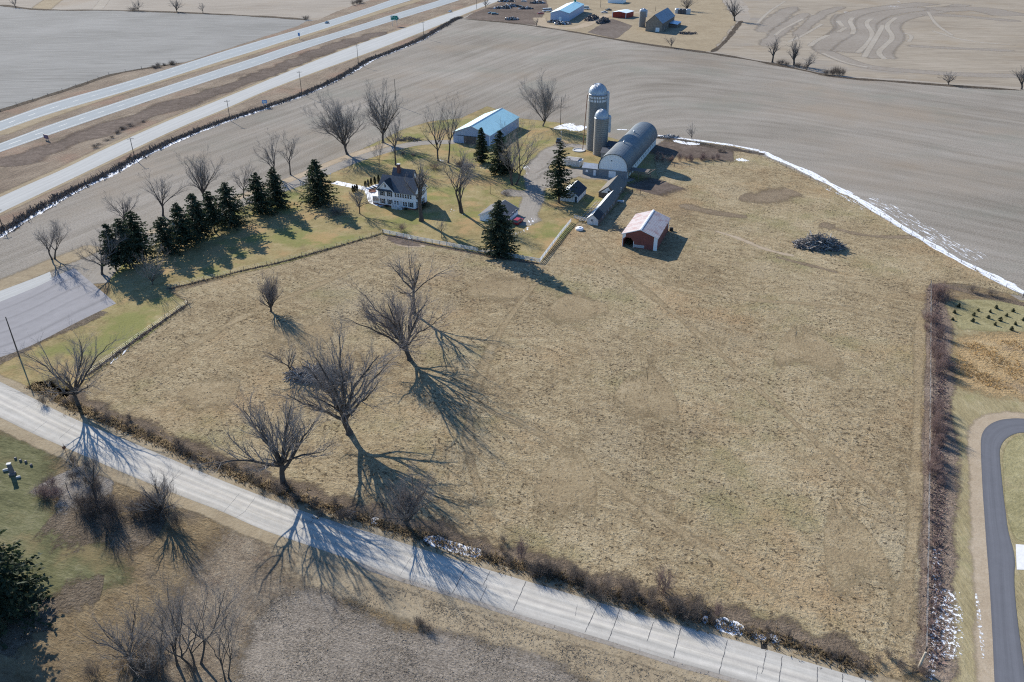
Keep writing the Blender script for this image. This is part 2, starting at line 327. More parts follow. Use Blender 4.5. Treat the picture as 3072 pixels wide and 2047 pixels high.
M['sign_green'] = pmat('sign_green', (.0,.20,.15), .5, .06); M['sign_purple'] = pmat('sign_purple', (.085,.04,.085), .5, .06); M['sign_blue'] = pmat('sign_blue', (.10,.25,.50), .5, .05)
M['sign_white'] = pmat('sign_legend', (.65,.72,.70), .5, .03); M['sign_mauve'] = pmat('sign_legend_mauve', (.36,.26,.38), .5, .03)
M['granite'] = pmat('granite', (.16,.155,.16), .7, .2, 3); M['granite_pale'] = pmat('granite_pale', (.48,.49,.49), .7, .12, 3)
M['scrap'] = pmat('scrap_metal', (.10,.10,.105), .7, .5, .5, metal=.2)
M['firewood'] = pmat('split_firewood', (.13,.11,.10), .95, .4, .8)
M['rust'] = pmat('rusty_metal', (.21,.10,.06), .9, .3, 1)
M['lumber'] = pmat('pale_lumber', (.42,.37,.31), .9, .15, 2)
# ------------------------------------------------------------------ ground sheets (flat, stacked a few mm apart)
LV = 0.008
def resample(P, step):
    P = [Vector(p) for p in P]; out = [P[0]]
    for a, b in zip(P, P[1:]):
        n = max(1, int((b - a).length / step)); out += [a.lerp(b, (i + 1) / n) for i in range(n)]
    return out
def smooth_line(P, it=2):
    for _ in range(it):
        Q = [P[0]]
        for a, b in zip(P, P[1:]): Q += [a.lerp(b, .25), a.lerp(b, .75)]
        P = Q + [P[-1]]
    return P
def set_edge(me, vals):
    at = me.attributes.new('edge', 'FLOAT', 'POINT'); at.data.foreach_set('value', np.asarray(vals, np.float32))
def sheet(name, pts, mat, level, jit=.5, fw=1.2, step=1.6, world=False):
    P = [Vector(p) if world else G(p) for p in pts]; P = [Vector((p.x, p.y, 0)) for p in P]
    area = sum(a.x * b.y - b.x * a.y for a, b in zip(P, P[1:] + P[:1]))
    if area < 0: P.reverse()
    st = max(step, max(p.y for p in P) / 160)
    if fw > .3:                                  # round the corners so that the rim does not fold over itself
        P = resample(P + [P[0]], max(4, fw * 1.5))[:-1]
        for _ in range(3): P = [q for a, b in zip(P, P[1:] + P[:1]) for q in (a.lerp(b, .25), a.lerp(b, .75))]
    R = resample(P + [P[0]], st)[:-1]
    if fw > .3:
        Q = [R[0]]
        for q in R[1:]:
            if (q - Q[-1]).length >= st * .8: Q.append(q)
        R = Q
    n = len(R); rng = random.Random(sum(map(ord, name)) % 999 + len(pts))
    ph = [(rng.uniform(.05, .6), rng.uniform(0, 6.3), rng.uniform(.3, 1)) for _ in range(7)]
    inner, outer = [], []
    for i, p in enumerate(R):
        kk = 1 if fw < 1.3 else max(1, int(fw / st)); t = (R[(i + kk) % n] - R[i - kk]).normalized(); nr = Vector((t.y, -t.x, 0))
        o = jit * .5 * sum(a * math.sin(i * f * st * .6 + q) for f, q, a in ph) / 2 + jit * rng.uniform(-.3, .3)
        inner.append(p + nr * (o - fw * .5)); outer.append(p + nr * (o + fw * .5))
    z = level * LV; tris = tessellate_polygon([[Vector((p.x, p.y, 0)) for p in inner]])
    vs = [(p.x, p.y, z) for p in inner] + [(p.x, p.y, z - .001 - .003 * rng.random()) for p in outer]
    fs = [tuple(t) for t in tris] + [(i, n + i, n + (i + 1) % n, (i + 1) % n) for i in range(n)]
    me = bpy.data.meshes.new(name); me.from_pydata(vs, [], fs)
    bm = bmesh.new(); bm.from_mesh(me)
    for f in bm.faces:
        f.normal_update()
        if f.normal.z < 0: f.normal_flip()
    bm.to_mesh(me); bm.free()
    set_edge(me, [1] * n + [0] * n)
    return tag(link(name, me, mat), kind='structure')
def ribbon(name, A, B, mat, level, step=2.0, fw=0.0, world=False, n=6):
    """strip between two edge lines"""
    if not world: A = [G(p) for p in A]; B = [G(p) for p in B]
    A = smooth_line([Vector(p) for p in A]); B = smooth_line([Vector(p) for p in B])
    def even(P, k):
        d = [0]
        for a, b in zip(P, P[1:]): d.append(d[-1] + (b - a).length)
        out = []; j = 0
        for i in range(k):
            s = d[-1] * i / (k - 1)
            while j < len(d) - 2 and d[j + 1] < s: j += 1
            out.append(P[j].lerp(P[j + 1], (s - d[j]) / max(1e-6, d[j + 1] - d[j])))
        return out, d[-1]
    k = max(4, int((sum((b - a).length for a, b in zip(A, A[1:]))) / step)); A, L = even(A, k); B, _ = even(B, k)
    us = ([-fw] if fw else []) + [i / n for i in range(n + 1)] + ([1 + fw] if fw else [])
    vs, ed, uv = [], [], []
    for i in range(k):
        for u in us:
            p = A[i].lerp(B[i], u); vs.append((p.x, p.y, level * LV)); ed.append((1 if 0 <= u <= 1 else 0) * (0 if fw and i in (0, k - 1) else 1)); uv.append((u, L * i / (k - 1)))
    m = len(us); fs = [(i*m+j, i*m+j+1, (i+1)*m+j+1, (i+1)*m+j) for i in range(k-1) for j in range(m-1)]
    me = bpy.data.meshes.new(name); me.from_pydata(vs, [], fs)
    bm = bmesh.new(); bm.from_mesh(me)
    for f in bm.faces:
        f.normal_update()
        if f.normal.z < 0: f.normal_flip()
    bm.to_mesh(me); bm.free()
    l = me.uv_layers.new(name='UVMap')
    for lp in me.loops: l.data[lp.index].uv = uv[lp.vertex_index]
    set_edge(me, ed)
    return tag(link(name, me, mat), kind='structure')
def offs(P, w):
    A, B = [], []
    for i, p in enumerate(P):
        t = (P[min(i + 1, len(P) - 1)] - P[max(i - 1, 0)]).normalized(); nr = Vector((-t.y, t.x, 0))
        ww = w[i] if isinstance(w, (list, tuple)) else w
        A.append(p + nr * ww / 2); B.append(p - nr * ww / 2)
    return A, B
PATHN = [0]
def path(name, pts, w, mat, level, fw=.3, step=1.5, wob=0):
    P = smooth_line([G(p) for p in pts], 2); P = resample(P, max(1.5, min(6, sum((b - a).length for a, b in zip(P, P[1:])) / 9))) if wob else P
    ws = [w * (1 + random.uniform(-wob, wob)) * min(1, (i + .6) / 3, (len(P) - i - .4) / 3) for i in range(len(P))] if wob else w
    A, B = offs(P, ws); PATHN[0] += 1
    return ribbon(name, A, B, mat, level + (PATHN[0] % 11) * .03, step, fw, True, 4)

big = MB(); big.add([(-2600, -300, 0), (2600, -300, 0), (2600, 4200, 0), (-2600, 4200, 0)], [(0, 1, 2, 3)])
tag(big.build('ground', M['rough'], loc=(0, 0, -.01)), kind='structure')

ditch = CS(0,1,(-60,640),(0,605),(170,500),(450,330),(700,190),(1100,0)) + CS(0,0,(1260,1470),(1500,1355),(1800,1225),(2130,1100)) + CS(1,0,(0,1030),(130,985),(440,880),(620,800),(850,690),(1050,560),(1300,465),(1540,365),(1700,270),(1850,180),(1900,165))
uphwy = CS(0,0,(-60,1045),(0,1020),(300,925),(700,800),(1000,690),(1300,635),(1700,575)) + CS(1,0,(0,365),(200,300),(390,240),(470,195),(560,190),(740,110),(900,50),(1000,20),(1300,-90))
sheet('far_hills_field', [(-400,-150),(3500,-150),(3500,300),(-400,300)], M['field3'], 0, 0, 0, 200)
sheet('grey_field', CS(0,0,(-200,60),(0,45),(150,70),(400,95),(800,95),(1100,97),(1650,115),(2352,150)) + CS(1,0,(0,150),(440,172),(540,190),(470,215),(390,245),(200,310),(0,370)) + CS(0,0,(1700,580),(1300,640),(1000,695),(700,805),(300,930),(0,1025),(-200,1080)), M['field2'], 1, 1.5, 1)
sheet('verge', uphwy + CS(1,0,(2400,-90),(2300,20),(1960,130)) + ditch[::-1] + [(-150, 760), (-150, 400)], M['verge'], 2, .8, 1.5)
sheet('field', ditch + CS(1,0,(2352,205)) + CS(2,0,(240,240),(600,300),(720,325),(960,365),(1250,410),(1460,440),(1700,475),(1850,490),(2352,575)) + CS(3,0,(340,645),(650,715),(1150,745),(1650,785),(2352,830),(2800,850)) + DS((2700,850),(2353,690),(2100,560),(1900,470),(1750,400),(1500,380),(1200,380),(900,420),(660,460),(500,510),(330,590),(240,640),(100,680),(-60,700)), M['field'], 1, 1.0, 1.2)
# the terraced field at top right
sheet('contour_field', CS(3,0,(-20,-60),(2600,-60),(2600,800),(2352,800),(1650,760),(1150,720),(650,690),(340,620),(0,560)) + CS(2,0,(2200,530),(1860,470),(2060,230),(2200,180),(2180,60),(2050,-60)), M['contour'], 2, 2, 2)
S = lambda *p: CS(3,0,*p)
path('tilled_strip', S((690,130),(640,180),(660,230),(690,260),(600,340),(500,400),(490,460),(620,520),(800,590),(1000,630),(1250,650),(1800,690),(2400,700)), 9, M['strip_dark'], 3, .4, 6)
for k, p in enumerate([((1500,30),(1100,70),(800,130),(730,190),(790,270),(640,360),(560,440),(600,470)), ((1450,75),(1050,120),(900,190),(960,310),(800,400),(720,490)),
        ((1600,100),(1250,150),(1080,230),(1160,340),(1040,440),(1010,510),(1080,550)), ((1800,40),(1700,70),(1500,100))]):
    path('tilled_strip', S(*p), 17 - 2 * k, M['strip_dark'], 3 + .2 * k, .4, 6)
for k, p in enumerate([((560,320),(430,380),(380,430)), ((640,300),(720,250),(690,250)), ((780,160),(745,200),(795,270),(770,320)), ((960,170),(890,210),(970,310),(930,390),(820,490)), ((1180,160),(1070,240),(1165,345),(1060,430),(1005,490),(1080,550)),
        ((1060,230),(1020,300),(960,400),(880,530)), ((640,190),(690,250)), ((330,170),(130,270),(60,330)), ((500,220),(320,330),(180,390)), ((160,10),(0,110),(-110,230)), ((480,480),(700,580),(950,625)), ((1500,280),(1800,380),(2300,420)), ((1240,300),(1330,330),(1290,390)), ((1470,110),(1540,230),(1700,330))]):
    path('pale_strip', S(*p), 2.6 if k < 7 else 1.8, M['strip_light'], 4.2 + .15 * k, .6, 4)
path('tilled_strip', S((1500,90),(1900,75),(2150,120),(2260,150)), 26, M['strip_dark'], 4, .3, 6)
for p, w in (((360,120),(200,210),(60,330),(-30,430)), 7), (((250,60),(100,150),(-60,300)), 9), (((700,60),(500,120),(350,240),(260,340)), 6), (((1400,140),(1700,140),(2000,170),(2350,200)), 9), (((1250,420),(1600,440),(2300,470)), 5):
    path('tilled_strip', S(*p), w, M['strip_dark'], 3.9, .8, 5, .3)
for p, w in (((1120,65),(1190,60)), 9), (((1170,20),(1230,18)), 5), (((680,105),(740,120)), 4):
    path('snow_patch', S(*p), w, M['snow_thin'], 7, .5, 2)
path('track', CS(0,0,(960,0),(930,45),(890,90)), 8, M['strip_light'], 2, .2)
path('track', CS(0,0,(520,-20),(430,40),(370,90)), 14, M['verge_tan'], 2, .3)

# roads
path('verge_shoulder', [((a[0]+b[0])/2, (a[1]+b[1])/2) for a, b in zip(CS(0,0,(-80,1170),(600,920),(1200,740),(1800,580))+CS(1,0,(0,440),(700,215),(1260,30),(1500,-60)), CS(0,0,(-80,1330),(600,1080),(1200,880),(1800,690))+CS(1,0,(0,500),(700,270),(1500,40),(1900,-60)))], 7, M['verge_tan'], 3, .6, 4)
H1a = CS(0,0,(-300,1220),(0,1115),(500,935),(1200,745),(2000,490),(2352,385)) + CS(1,0,(300,300),(620,205),(1000,85),(1240,0),(1500,-80))
H1b = CS(0,0,(-300,1320),(0,1205),(500,1030),(1200,830),(2000,572),(2352,465)) + CS(1,0,(300,368),(680,250),(1100,105),(1430,0),(1700,-80))
H2a = CS(0,0,(-300,1425),(0,1320),(500,1130),(1200,900),(2000,640),(2352,528)) + CS(1,0,(300,425),(800,280),(1250,135),(1700,0),(2000,-90))
H2b = CS(0,0,(-300,1505),(0,1400),(500,1225),(1200,985),(2000,718),(2352,608)) + CS(1,0,(300,500),(800,335),(1300,180),(1880,0),(2150,-90))
F1a = CS(0,1,(-300,385),(0,245),(300,110)) + CS(0,0,(560,1568),(1000,1350),(1600,1085),(2000,925),(2352,782)) + CS(1,0,(400,615),(900,420),(1500,215),(1900,80),(2150,0),(2400,-90))
F1b = CS(0,1,(-300,545),(0,390),(400,200)) + CS(0,0,(820,1568),(1300,1335),(1700,1150),(2100,990),(2352,872)) + CS(1,0,(400,715),(900,535),(1300,385),(1700,225),(1950,115),(2230,10),(2500,-90))
ribbon('highway_westbound', H1a, H1b, M['highway'], 4, 4); ribbon('highway_eastbound', H2a, H2b, M['highway'], 4, 4); ribbon('frontage_road', F1a, F1b, M['frontage'], 4, 3)
for E_, w in ((F1a, 3.5), (F1b, 2.5)): path('verge_shoulder', E_, w, M['verge_tan'], 3, .5, 3)
mk = MB()
for A, B in ((H1a, H1b), (H2a, H2b)):
    P = resample(smooth_line([G(a).lerp(G(b), .5) for a, b in zip(A, B)]), 4)
    for i in range(0, len(P) - 1, 3):
        t = (P[i + 1] - P[i]).normalized(); nr = Vector((-t.y, t.x, 0)) * .1
        mk.add([tuple(q + Vector((0, 0, 5 * LV))) for q in (P[i] - nr, P[i + 1] - nr, P[i + 1] + nr, P[i] + nr)], [(0, 1, 2, 3)])
    for E1, E2 in ((A, B), (B, A)):
        P = smooth_line([G(a).lerp(G(b), .12) for a, b in zip(E1, E2)])
        for a, b in zip(P, P[1:]):
            t = (b - a).normalized(); nr = Vector((-t.y, t.x, 0)) * .07
            mk.add([tuple(q + Vector((0, 0, 5 * LV))) for q in (a - nr, b - nr, b + nr, a + nr)], [(0, 1, 2, 3)])
tag(mk.build('road_markings', M['paint_white']), kind='structure')

Ra = CS(0,2,(-300,220),(0,375),(260,500),(520,640),(850,790),(1000,845),(1400,1010),(1900,1225),(2352,1405)) + CS(1,3,(400,-15),(700,85),(1000,178),(1450,318),(1900,465),(2353,600)) + CS(2,3,(400,715),(800,835),(1300,980),(1900,1140),(2353,1270)) + CS(3,3,(500,1425),(950,1560),(1300,1665))
Rb = CS(0,2,(-300,560),(0,700),(300,850),(520,945),(800,1065),(1120,1205),(1400,1320),(1700,1440),(2050,1568)) + CS(0,3,(2353,145)) + CS(1,3,(300,250),(600,350),(900,450),(1250,580),(1700,720),(2060,825),(2353,930)) + CS(2,3,(500,1075),(900,1190),(1400,1350),(1900,1490),(2150,1566),(2600,1700))
road = ribbon('road', Ra, Rb, M['concrete'], 6, 1.5, n=10)
cr = MB(); rng = random.Random(3)
def crack(a, b, w=.055, wob=.05, part=1):
    P = [G(a).lerp(G(b), i / 14) for i in range(int(14 * part) + 1)]
    P = [p + Vector((rng.uniform(-wob, wob), rng.uniform(-wob, wob) * .4, 7 * LV)) for p in P]
    for p, q in zip(P, P[1:]):
        t = (q - p).normalized(); nr = Vector((-t.y, t.x, 0)) * w * rng.uniform(.5, 1.1)
        cr.add([tuple(v) for v in (p - nr, q - nr, q + nr, p + nr)], [(0, 1, 2, 3)])
for a, b in [((2,3,130,640),(2,3,5,915)), ((2,3,790,845),(2,3,670,1110)), ((2,3,995,890),(2,3,885,1185)), ((2,3,1300,1015),(2,3,1240,1190)), ((2,3,1552,1065),(2,3,1480,1345)), ((2,3,1980,1180),(2,3,1900,1490)), ((2,3,2335,1290),(2,3,2295,1490)),
             ((3,3,130,1330),(3,3,100,1566)), ((3,3,455,1425),(3,3,450,1600)), ((3,3,685,1490),(3,3,683,1640)), ((3,3,895,1545),(3,3,893,1680)), ((1,3,1940,490),(1,3,1805,750)), ((1,3,2150,550),(1,3,2085,680)), ((1,3,2125,675),(1,3,2060,820))]:
    crack(C(*a), C(*b))
for a, b in [((0,2,2200,1400),(0,2,2060,1568)), ((0,2,2350,1430),(0,2,2250,1566)), ((0,3,2260,-5),(0,3,2160,60)), ((0,2,1680,1210),(0,2,1500,1350)), ((0,2,700,760),(0,2,540,900)), ((0,2,430,740),(0,2,300,840)), ((1,3,560,50),(1,3,300,250)), ((1,3,1450,380),(1,3,1320,590)), ((2,3,600,850),(2,3,580,960)), ((2,3,2260,1420),(2,3,2240,1560))]:
    crack(C(*a), C(*b), .022)
tag(cr.build('road_joints', M['seal'], fix=False), kind='structure')
path('drain_grate', CS(2,3,(2285,1225),(2345,1235)), 1.3, M['black'], 6.5, 0)

# the farm
PAST = DS((205,870),(300,800),(430,702),(400,668),(640,610),(880,537),(1060,570),(1240,604),(1290,560),(1330,512),(1350,480),(1400,440),(1450,440),(1490,380),(1500,318),(1560,322),(1640,330),(1700,338),(1780,370),(1900,425),(2000,480),(2100,545),(2230,610),(2353,682),(2200,650),(2140,655),(2136,900),(2132,1200),(2128,1535),(2110,1560))
sheet('pasture', PAST + [(p[0], p[1] - 4) for p in Ra[::-1][1:-3]], M['pasture'], 3, .6, 1.6)
LAWN = DS((255,625),(330,570),(400,520),(500,475),(640,430),(760,375),(850,335),(930,296),(985,280),(1060,272),(1120,244),(1190,272),(1290,283),(1345,300),(1420,322),(1500,325),(1510,420),(1440,445),(1400,490),(1365,515),(1332,508),(1242,604),(1060,573),(880,538),(640,610),(385,664),(432,702),(300,800),(205,872),(120,950),(0,878),(-30,860),(0,815),(130,765),(245,700))
sheet('lawn', LAWN, M['lawn'], 4, .5, 1.4)
path('gravel_drive', DS((215,655),(255,605),(330,560),(420,520),(520,480),(600,450),(680,424),(760,390),(830,362),(900,342),(960,328),(1050,326)), 5.2, M['drive'], 5, .25)
path('sandy_verge', DS((250,590),(330,545),(420,508),(520,468),(600,436),(680,410),(760,376),(830,350),(900,330)), 3.5, M['sand'], 4.5, .5)
path('farmyard_gravel', DS((1205,520),(1215,480),(1232,445),(1225,405),(1250,372),(1300,368),(1330,380)), 6.5, M['drive'], 5.1, .45, 1.2, .35)
path('farmyard_gravel', DS((1232,430),(1280,405),(1330,395),(1400,402),(1440,420)), 8, M['gravel'], 5.2, .5, 1.2, .3)
path('farmyard_gravel', DS((1150,440),(1200,447),(1225,440)), 3.5, M['gravel'], 5.3, .6, 1, .3)
path('farmyard_gravel', DS((1220,400),(1250,360),(1290,335),(1330,335),(1350,345)), 4, M['gravel'], 5.15, .6, 1, .3)
path('concrete_apron', DS((1420,385),(1470,345),(1512,318)), 5, M['gravel'], 5.4, .3)
path('cattle_yard', DS((1500,335),(1560,345),(1640,352),(1690,355)), 12, M['mud'], 5.0, .7)
path('cattle_yard', DS((1470,440),(1500,430),(1540,420)), 9, M['mud'], 5.45, .8)
path('walkway', DS((762,418),(800,426),(850,436),(890,447)), 3.2, M['snow'], 5.5, .15)
sheet('patio', DS((836,438),(856,424),(905,418),(915,440),(895,470),(872,478),(846,466)), M['snow'], 5.3, .2, .5, .6)
path('flower_bed', DS((850,433),(868,437)), 3.0, M['brush_soil'], 6, .3)
path('snow_patch', DS((1285,288),(1310,293),(1345,297)), 8, M['snow'], 5.6, .5, wob=.5)
for p, w in ((DS((1195,378),(1215,390)), 3), (DS((1205,398),(1225,402)), 2), (DS((1100,388),(1120,384)), 2), (DS((1205,512),(1222,507),(1228,500)), 2.2), (DS((1192,540),(1180,537)), 1.5), (DS((1060,490),(1075,494)), 2.2), (DS((1030,488),(1050,480)), 2.2), (DS((1000,366),(1030,372)), 1.6),
             (DS((1175,540),(1210,530),(1222,514)), 1.0), (DS((930,545),(952,549)), 1.2), (DS((740,462),(755,470)), 1.6)):
    path('snow_patch', p, w, M['snow_thin'], 5.7, .4, .7)
path('earth_bank', DS((900,540),(930,558),(975,558)), 4, M['mud'], 4, .4)
path('sandy_rim', DS((905,552),(935,566),(985,562)), 2.2, M['sand'], 3.9, .5)
# old paved stub at the left
OA = CS(0,1,(-300,1330),(0,1212),(330,1075),(480,990),(690,905)); OB = CS(0,2,(-500,260),(0,145),(330,15)) + CS(0,1,(700,1385),(1060,1215))
ribbon('old_pavement', OA, OB, M['old_road'], 5.2, 1.5, .02, n=10)
ribbon('concrete_strip', CS(0,1,(-300,1215),(0,1108),(330,985),(460,930)), CS(0,1,(-300,1330),(0,1208),(330,1075),(480,1000)), M['frontage'], 5.6, 1.5)
path('sandy_verge', CS(0,1,(-200,1150),(0,1060),(330,930),(480,860),(700,780),(900,690)), 5, M['verge_tan'], 4.6, .5)
path('weedy_edge', CS(0,2,(-100,215),(0,180),(200,75)) + CS(0,1,(400,1530),(700,1420),(960,1290)), 1.6, M['weeds_dark'], 5, 1.2, .8)
# weedy soil lines under the wire fences, ditch shade put into their dark colour
path('fence_row_weeds_shade', DS((200,864),(260,820),(320,776),(380,735),(432,699)), .8, M['weed_dark'], 5.0, .4, .7, .4)
path('fence_row_weeds_shade', DS((385,665),(470,645),(560,622),(640,605),(720,583),(800,560),(880,537)), .6, M['weed_dark'], 5.0, .4, .7, .4)
path('fence_row_weeds_shade', DS((880,540),(1000,566),(1120,588),(1240,607)), 1.0, M['brush_soil'], 5.0, .5, .7, .4)
path('snow_patch', DS((232,850),(262,828),(300,798)), .7, M['snow_thin'], 5.6, .6, .5)
# faint cattle trails and darker scars in the pasture
for p, w, m in ((DS((1700,450),(1740,458),(1790,447),(1830,440)), 4, 'scar'), (DS((1640,530),(1700,548),(1760,575),(1830,590)), .7, 'sand'), (DS((1560,470),(1640,490),(1720,500)), 2, 'scar'), (DS((1900,520),(1990,545),(2120,545)), .9, 'scar'), (DS((1780,590),(1860,610),(1930,628)), .7, 'scar'), (DS((1880,515),(1920,523)), 2.5, 'scar')):
    path('cattle_trail', p, w, M[m], 4, 1.3, 1, .4)
for p, w in ((DS((1345,535),(1420,620),(1600,760),(1800,950),(2060,1180)), .9), (DS((905,575),(760,645),(560,722),(440,800),(300,880)), 1.0), (DS((2115,720),(2108,950),(2100,1250),(2060,1470)), 1.1), (DS((1240,640),(1130,780),(1060,1000),(1120,1180)), .8), (DS((1500,640),(1700,690),(1900,700),(2090,740)), 1.2), (DS((960,900),(1200,960),(1500,1180),(1800,1380)), .7)):
    path('cattle_trail', p, w, M['trail'], 3.9, 1.2, 1, .5)
for x, y, w in ((1330,705,7),(700,760,6),(1480,900,9),(1850,800,10),(1150,660,7),(1950,1250,8),(1300,1100,8),(480,900,6)):
    path('worn_patch', DS((x-60,y-8),(x,y+6),(x+70,y+2)), w, M['trail'], 3.7, .9, 1.2, .5)
# snow along the field edges
path('snow_strip', ditch[:-9], 1.6, M['snow'], 4.4, .8, 1.2, .45)
path('snow_strip', ditch[6:-2], 1.2, M['snow'], 4.6, 1.0, 2, .6)
path('ditch_weeds', [(p[0] - 3, p[1] - 5) for p in ditch], 2.6, M['weed_dark'], 4.2, .8, 2, .4)
path('snow_strip', DS((1500,310),(1560,318),(1640,328),(1700,337),(1750,348)), 2.0, M['snow'], 5.2, .4, 1.5, .3)
path('snow_strip', DS((1745,346),(1790,368),(1850,392),(1910,425),(1960,452)), 2.6, M['snow'], 5.2, .4, 1.5, .4)
path('snow_strip', DS((1950,446),(2000,475),(2060,515),(2120,550),(2200,598),(2290,640),(2370,684)), 2.2, M['snow'], 5.2, .5, 1.2, .35)
path('snow_patch', DS((1985,455),(2030,472),(2080,500),(2110,525)), 6.5, M['snow_thin'], 5.3, .3, 1.2)
path('snow_patch', DS((2110,520),(2170,560),(2260,600)), 6, M['snow_thin'], 5.25, .6, 1.2)
path('snow_patch', DS((1900,432),(1950,458),(1990,485)), 2.2, M['snow_thin'], 5.4, .6, 1.2)
path('snow_patch', DS((1545,322),(1575,330),(1612,332)), 2.6, M['snow'], 5.6, .5, 1, .4)
path('snow_patch', DS((1690,365),(1705,369),(1715,366)), 3.6, M['snow'], 5.6, .5, 1, .4)
path('snow_patch', DS((1410,298),(1450,299)), 1.2, M['snow'], 5.6, .3)
path('fence_row_weeds_shade', DS((1505,316),(1600,330),(1700,346),(1760,356)), 2.5, M['weed_dark'], 5.1, .8, 1.2, .4)
# brush strip and verges along the concrete road
path('brush_strip', [(p[0] + 6, p[1] - 34) for p in Ra[2:-1]], 4.2, M['brush_soil'], 4.0, .7, 1.2, .4)
path('road_shoulder', [(p[0], p[1] - 5) for p in Ra], 2.0, M['verge_tan'], 5.0, .4, 1.2, .2)
path('road_shoulder', [(p[0] - 2, p[1] + 12) for p in Rb], 2.2, M['verge_tan'], 5.0, .4, 1.2, .2)
path('road_shoulder', [(p[0], p[1] + 4) for p in Rb[12:]], .8, M['gravel'], 5.1, .3, 1.2, .2)
sheet('road_verge', [(p[0], p[1] - 4) for p in Rb[8:]] + DS((1700,1660),(1480,1600)) + CS(2,3,(900,1610),(560,1490),(300,1390),(0,1315)) + CS(1,3,(1900,1135),(1400,1010),(1000,900),(650,760),(300,640),(0,420)) + CS(0,3,(2100,200)), M['verge_tan'], 2, 1, 2)
sheet('stubble_field', CS(1,3,(-200,1700),(0,1200),(150,900),(450,740),(650,770),(1000,910),(1400,1020),(1900,1145),(2353,1320)) + CS(2,3,(300,1395),(560,1490),(900,1620),(900,1800)), M['stubble'], 2.5, 2.5, 3)
sheet('weedy_field', CS(0,3,(1300,1700),(1350,1200),(1700,700),(1900,350),(2100,150),(2353,200)) + CS(1,3,(300,640),(450,760),(150,920),(0,1220),(-190,1700)), M['weeds'], 2.3, 2.5, 9)
sheet('mown_lawn', CS(0,2,(-300,800),(0,810),(300,930),(520,1010),(520,1200),(430,1300),(400,1500)) + CS(0,3,(560,20),(800,180),(950,300),(1150,520),(1250,600),(1000,660),(700,670),(500,730),(350,840),(0,900),(-300,900)), M['grave_lawn'], 3, 1.5, 6)
path('weed_bank', CS(0,3,(-50,1280),(80,1180),(200,1080),(400,940),(600,800),(780,730),(950,700)), 2.6, M['weeds_dark'], 3.5, 1.2, .7, .4)
path('pale_litter', CS(0,2,(520,1230),(620,1330),(740,1390),(900,1340),(1050,1300)), 4, M['litter'], 3.3, .9, 1, .4)
path('brush_strip', CS(0,3,(500,0),(750,60),(1000,140),(1300,150),(1500,150)), 3.5, M['weeds_dark'], 3.1, 1.6, 1, .5)
for p, w in ((CS(1,3,(1530,240),(1700,280),(1850,340),(2080,390)), 1.1), (CS(1,3,(800,10),(920,30)), 1.0), (CS(1,3,(1050,70),(1140,95)), .9), (CS(2,3,(1850,1010),(1980,1050),(2140,1100)), 1.3), (CS(2,3,(1745,985),(1800,1000)), .8), (CS(2,3,(2190,1130),(2353,1165)), .6), (CS(3,3,(0,1165),(130,1175)), .8)):
    path('roadside_snow', p, w * 1.35, M['snow_solid'], 5.4, .35, .5, .3)
# right-hand side
sheet('side_lawn', DS((2165,690),(2400,690),(2400,1700),(2140,1700),(2150,1200)), M['side_lawn'], 2, .6, 1.2)
sheet('plantation', DS((2190,690),(2260,690),(2420,705),(2420,768),(2300,762),(2200,757)), M['plot'], 3, .6, 1.5)
sheet('golden_grass', DS((2190,775),(2260,762),(2420,765),(2420,930),(2330,922),(2270,905),(2195,880),(2185,830)), M['gold'], 3, 3, 7)
path('fence_row_soil', DS((2145,650),(2158,800),(2157,1000),(2155,1200),(2150,1400),(2150,1570)), 3.4, M['hedge_soil'], 4, .6, 1.2, .3)
path('fence_row_soil', DS((2150,650),(2220,670),(2353,700),(2420,715)), 1.6, M['brush_soil'], 4, .5, 1.2, .3)
path('fence_row_edge', DS((2136,655),(2135,900),(2131,1200),(2126,1535)), .8, M['hedge_soil'], 4.5, .8, 1, .4)
path('snow_strip', CS(3,3,(1540,330),(1545,480),(1550,620),(1555,800),(1545,960),(1540,1100),(1520,1300),(1500,1480),(1490,1600)), .8, M['snow_specks'], 5, .9, .5)
path('snow_patch', CS(3,3,(1640,700),(1660,900),(1690,1200),(1620,1350)), 1.8, M['snow_specks'], 4.8, .8, .5)
path('snow_patch', CS(3,3,(1750,850),(1760,1060)), .7, M['snow_specks'], 5, .5, .5)
path('snow_patch', CS(3,3,(1915,740),(1935,960),(1965,1220),(1980,1370)), .35, M['snow_specks'], 4.9, 1, .5)
AL = CS(3,2,(2700,740),(2352,712),(2250,708),(2100,728),(2000,790),(1955,870),(1953,1000),(1972,1400)) + CS(3,3,(1985,0),(2005,300),(2030,600),(2060,1100),(2080,1566),(2090,1800))
AR = CS(3,2,(2700,860),(2352,836),(2260,850),(2170,905),(2125,990),(2130,1100),(2165,1450)) + CS(3,3,(2183,0),(2200,170),(2275,420),(2255,620),(2290,1000),(2345,1400),(2370,1566),(2400,1800))
path('drive_shoulder', [(p[0] - 8, p[1] - 4) for p in AL], 2.4, M['sand'], 3, .5, .8, .2)
ribbon('asphalt_drive', AL, AR, M['asphalt'], 5, .8, n=8)
sheet('drive_apron', CS(3,3,(2275,298),(2700,330),(2700,545),(2285,532)), M['walk'], 5.5, 0, 0, 3)
sheet('drive_island', CS(3,2,(2700,880),(2352,850),(2260,880),(2180,960),(2150,1080),(2175,1450)) + CS(3,3,(2200,0),(2225,180),(2300,290),(2700,320)), M['plot'], 4, .2, .6, 1)
